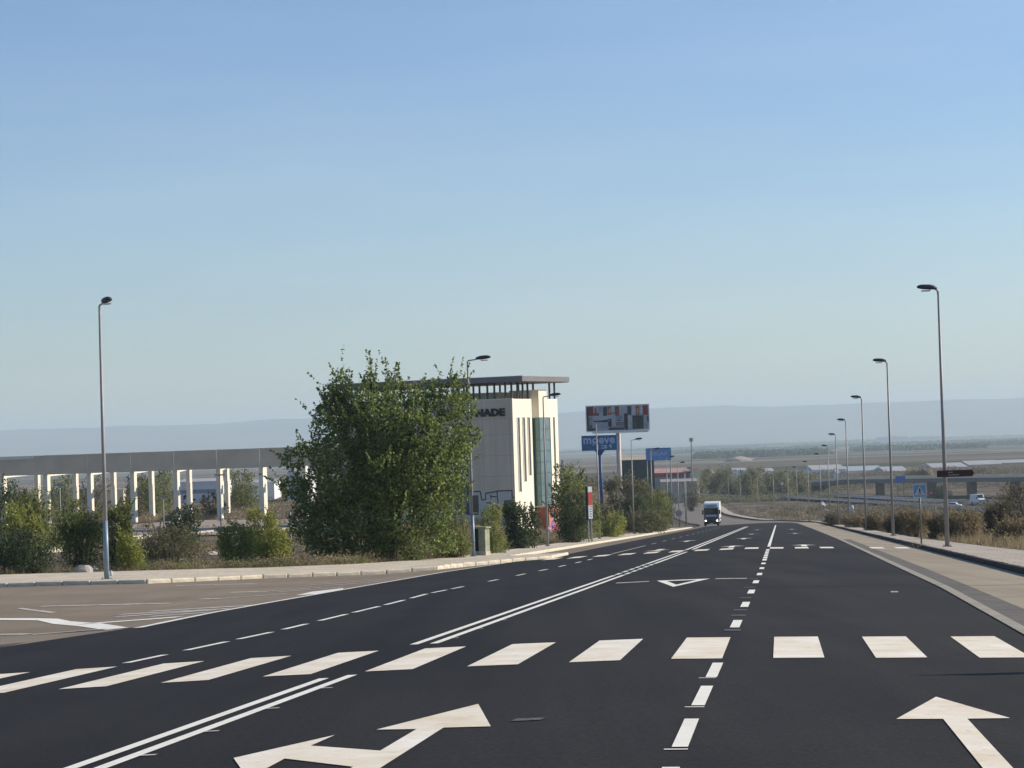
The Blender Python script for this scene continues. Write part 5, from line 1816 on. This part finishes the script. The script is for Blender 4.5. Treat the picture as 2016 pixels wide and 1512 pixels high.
lump('rubble_heap', 165, 1112, 98, .42, .42, M_rub, 'grey lump of rubble in the weeds left of the tall lamp', 'rubble', 2)
lump('rubble_heap', 185, 1112, 99, .20, .35, M_rub, 'small pale chunk of rubble nearest the tall lamp', 'rubble', 3)
lump('rubble_heap', 136, 1121, 96, .28, .14, M_kw, 'flat pale stone in the weeds at the left', 'rubble', 4)
lump('rubble_heap', 415, 1074, 128, .38, .18, M_kw, 'flat pale stone before the yellow-green bush', 'rubble', 5)
for i, (px, py, D) in enumerate([(1620, 986, 640), (1676, 993, 585), (1626, 985, 600), (1652, 990, 610)]):
    lump('pale_boulder', px, py, D, [.9, .8, 1.1, .7][i], [1.5, 2.0, .9, .9][i], M_litter if i < 2 else M_rub,
         ['whitish boulder in the scrub field behind the fifth lamp', 'sharp white block in the scrub field left of the second lamp', 'broad grey boulder in the scrub field', 'low grey boulder near the third lamp'][i], 'boulder', 10 + i)

# ------------------------------------------------------------------ far belts of trees, hamlets on the plain
rg_ = random.Random(77)
def belt(px0, px1, py, D, hgt, n, label=None):
    pts = []
    a, b_ = at(px0, py, D), at(px1, py, D)
    o_ = []
    for k in range(n):
        t_ = rg_.random()
        o_.append((a.x + (b_.x - a.x) * t_, D + rg_.uniform(-60, 60), rg_.uniform(.7, 1.25)))
    return o_
P_ = []
for px0, px1, py, D, n in ((1378, 1525, 0, 3000, 150), (1530, 1620, 0, 3100, 70), (1688, 1766, 0, 3700, 70), (1770, 1930, 0, 3500, 130), (1918, 2060, 0, 4300, 120), (1300, 1640, 0, 5200, 220),
                           (1560, 2060, 0, 6000, 260), (1100, 1500, 0, 7200, 200), (1380, 1720, 0, 8200, 160), (-60, 1000, 0, 5200, 300), (-60, 900, 0, 7600, 240), (1640, 2060, 0, 9300, 160)):
    P_ += belt(px0, px1, 880, D, 7, n)
def belt_mesh(name, pts, kind):
    rg = np.random.default_rng(4)
    A_ = []
    for x, y, k in pts:
        n = 26
        u = rg.normal(size=(n, 3)); u /= np.linalg.norm(u, axis=1)[:, None]
        sc = 1 + y / 9000
        q = u * np.array([9 * k * sc, 7, 5.0 * k]) * rg.uniform(.5, 1, n)[:, None] + (x, y, float(base(y)) + 3.2)
        A_.append(q)
    P = np.concatenate(A_)
    V, F = leaf_arrays(P, 5.0, rg, asp=.9)
    return tag(np_mesh(name, V, F, LEAF[kind]), kind='stuff')
belt_mesh('far_tree_belt', P_, 'dark')
M_hamlet = mat('hamlet_white', (.62, .60, .56), .8, .1, .02)
for i, (px, D, w_, h_, lb) in enumerate([(1745, 7600, 60, 13, 'bright white shed far out on the plain above the second lamp'), (1768, 7700, 70, 13, 'second bright shed far out on the plain'),
                                         (1812, 7900, 60, 10, 'faint white shed on the hazy plain left of the nearest lamp'), (1832, 8000, 70, 9, 'faint long shed on the hazy plain beside the nearest lamp')]):
    p_ = at(px, 860, D)
    zz = float(base(D))
    t = thing('far_shed', (p_.x, D, zz - 1), 0, lb, 'building')
    MB().box(-w_ / 2, w_ / 2, 0, 30, 0, h_ * .7 + 8).build('wall', M_hamlet, t)
    MB().prism([(-w_ / 2 - 1, h_ * .7 + 8.01), (w_ / 2 + 1, h_ * .7 + 8.01), (w_ / 2 - 6, h_ + 9), (-w_ / 2 + 6, h_ + 9)], -1, 31).build('roof', M_hamlet, t)
# pale mound of spoil on the plain
lump('spoil_mound', 1458, 905, 2300, 15, 4.5, mat('pale_spoil', (.34, .27, .20), 1, .1, .05), 'pale mound of earth on the plain above the olive trees', 'mound', 30)

# ------------------------------------------------------------------ haze
H = bpy.data.materials.new('haze')
H.use_nodes = True
N, L = H.node_tree.nodes, H.node_tree.links
for n_ in list(N):
    if n_.type != 'OUTPUT_MATERIAL': N.remove(n_)
vp = N.new('ShaderNodeVolumePrincipled')
vp.inputs['Color'].default_value = (.74, .91, 1.0, 1)
vp.inputs['Density'].default_value = 1.22e-4
vp.inputs['Anisotropy'].default_value = 0.1
L.new(vp.outputs[0], N['Material Output'].inputs['Volume'])
hz = MB().box(-10500, 10500, -600, 17500, -60, 230).build('haze', H)
tag(hz, kind='stuff')
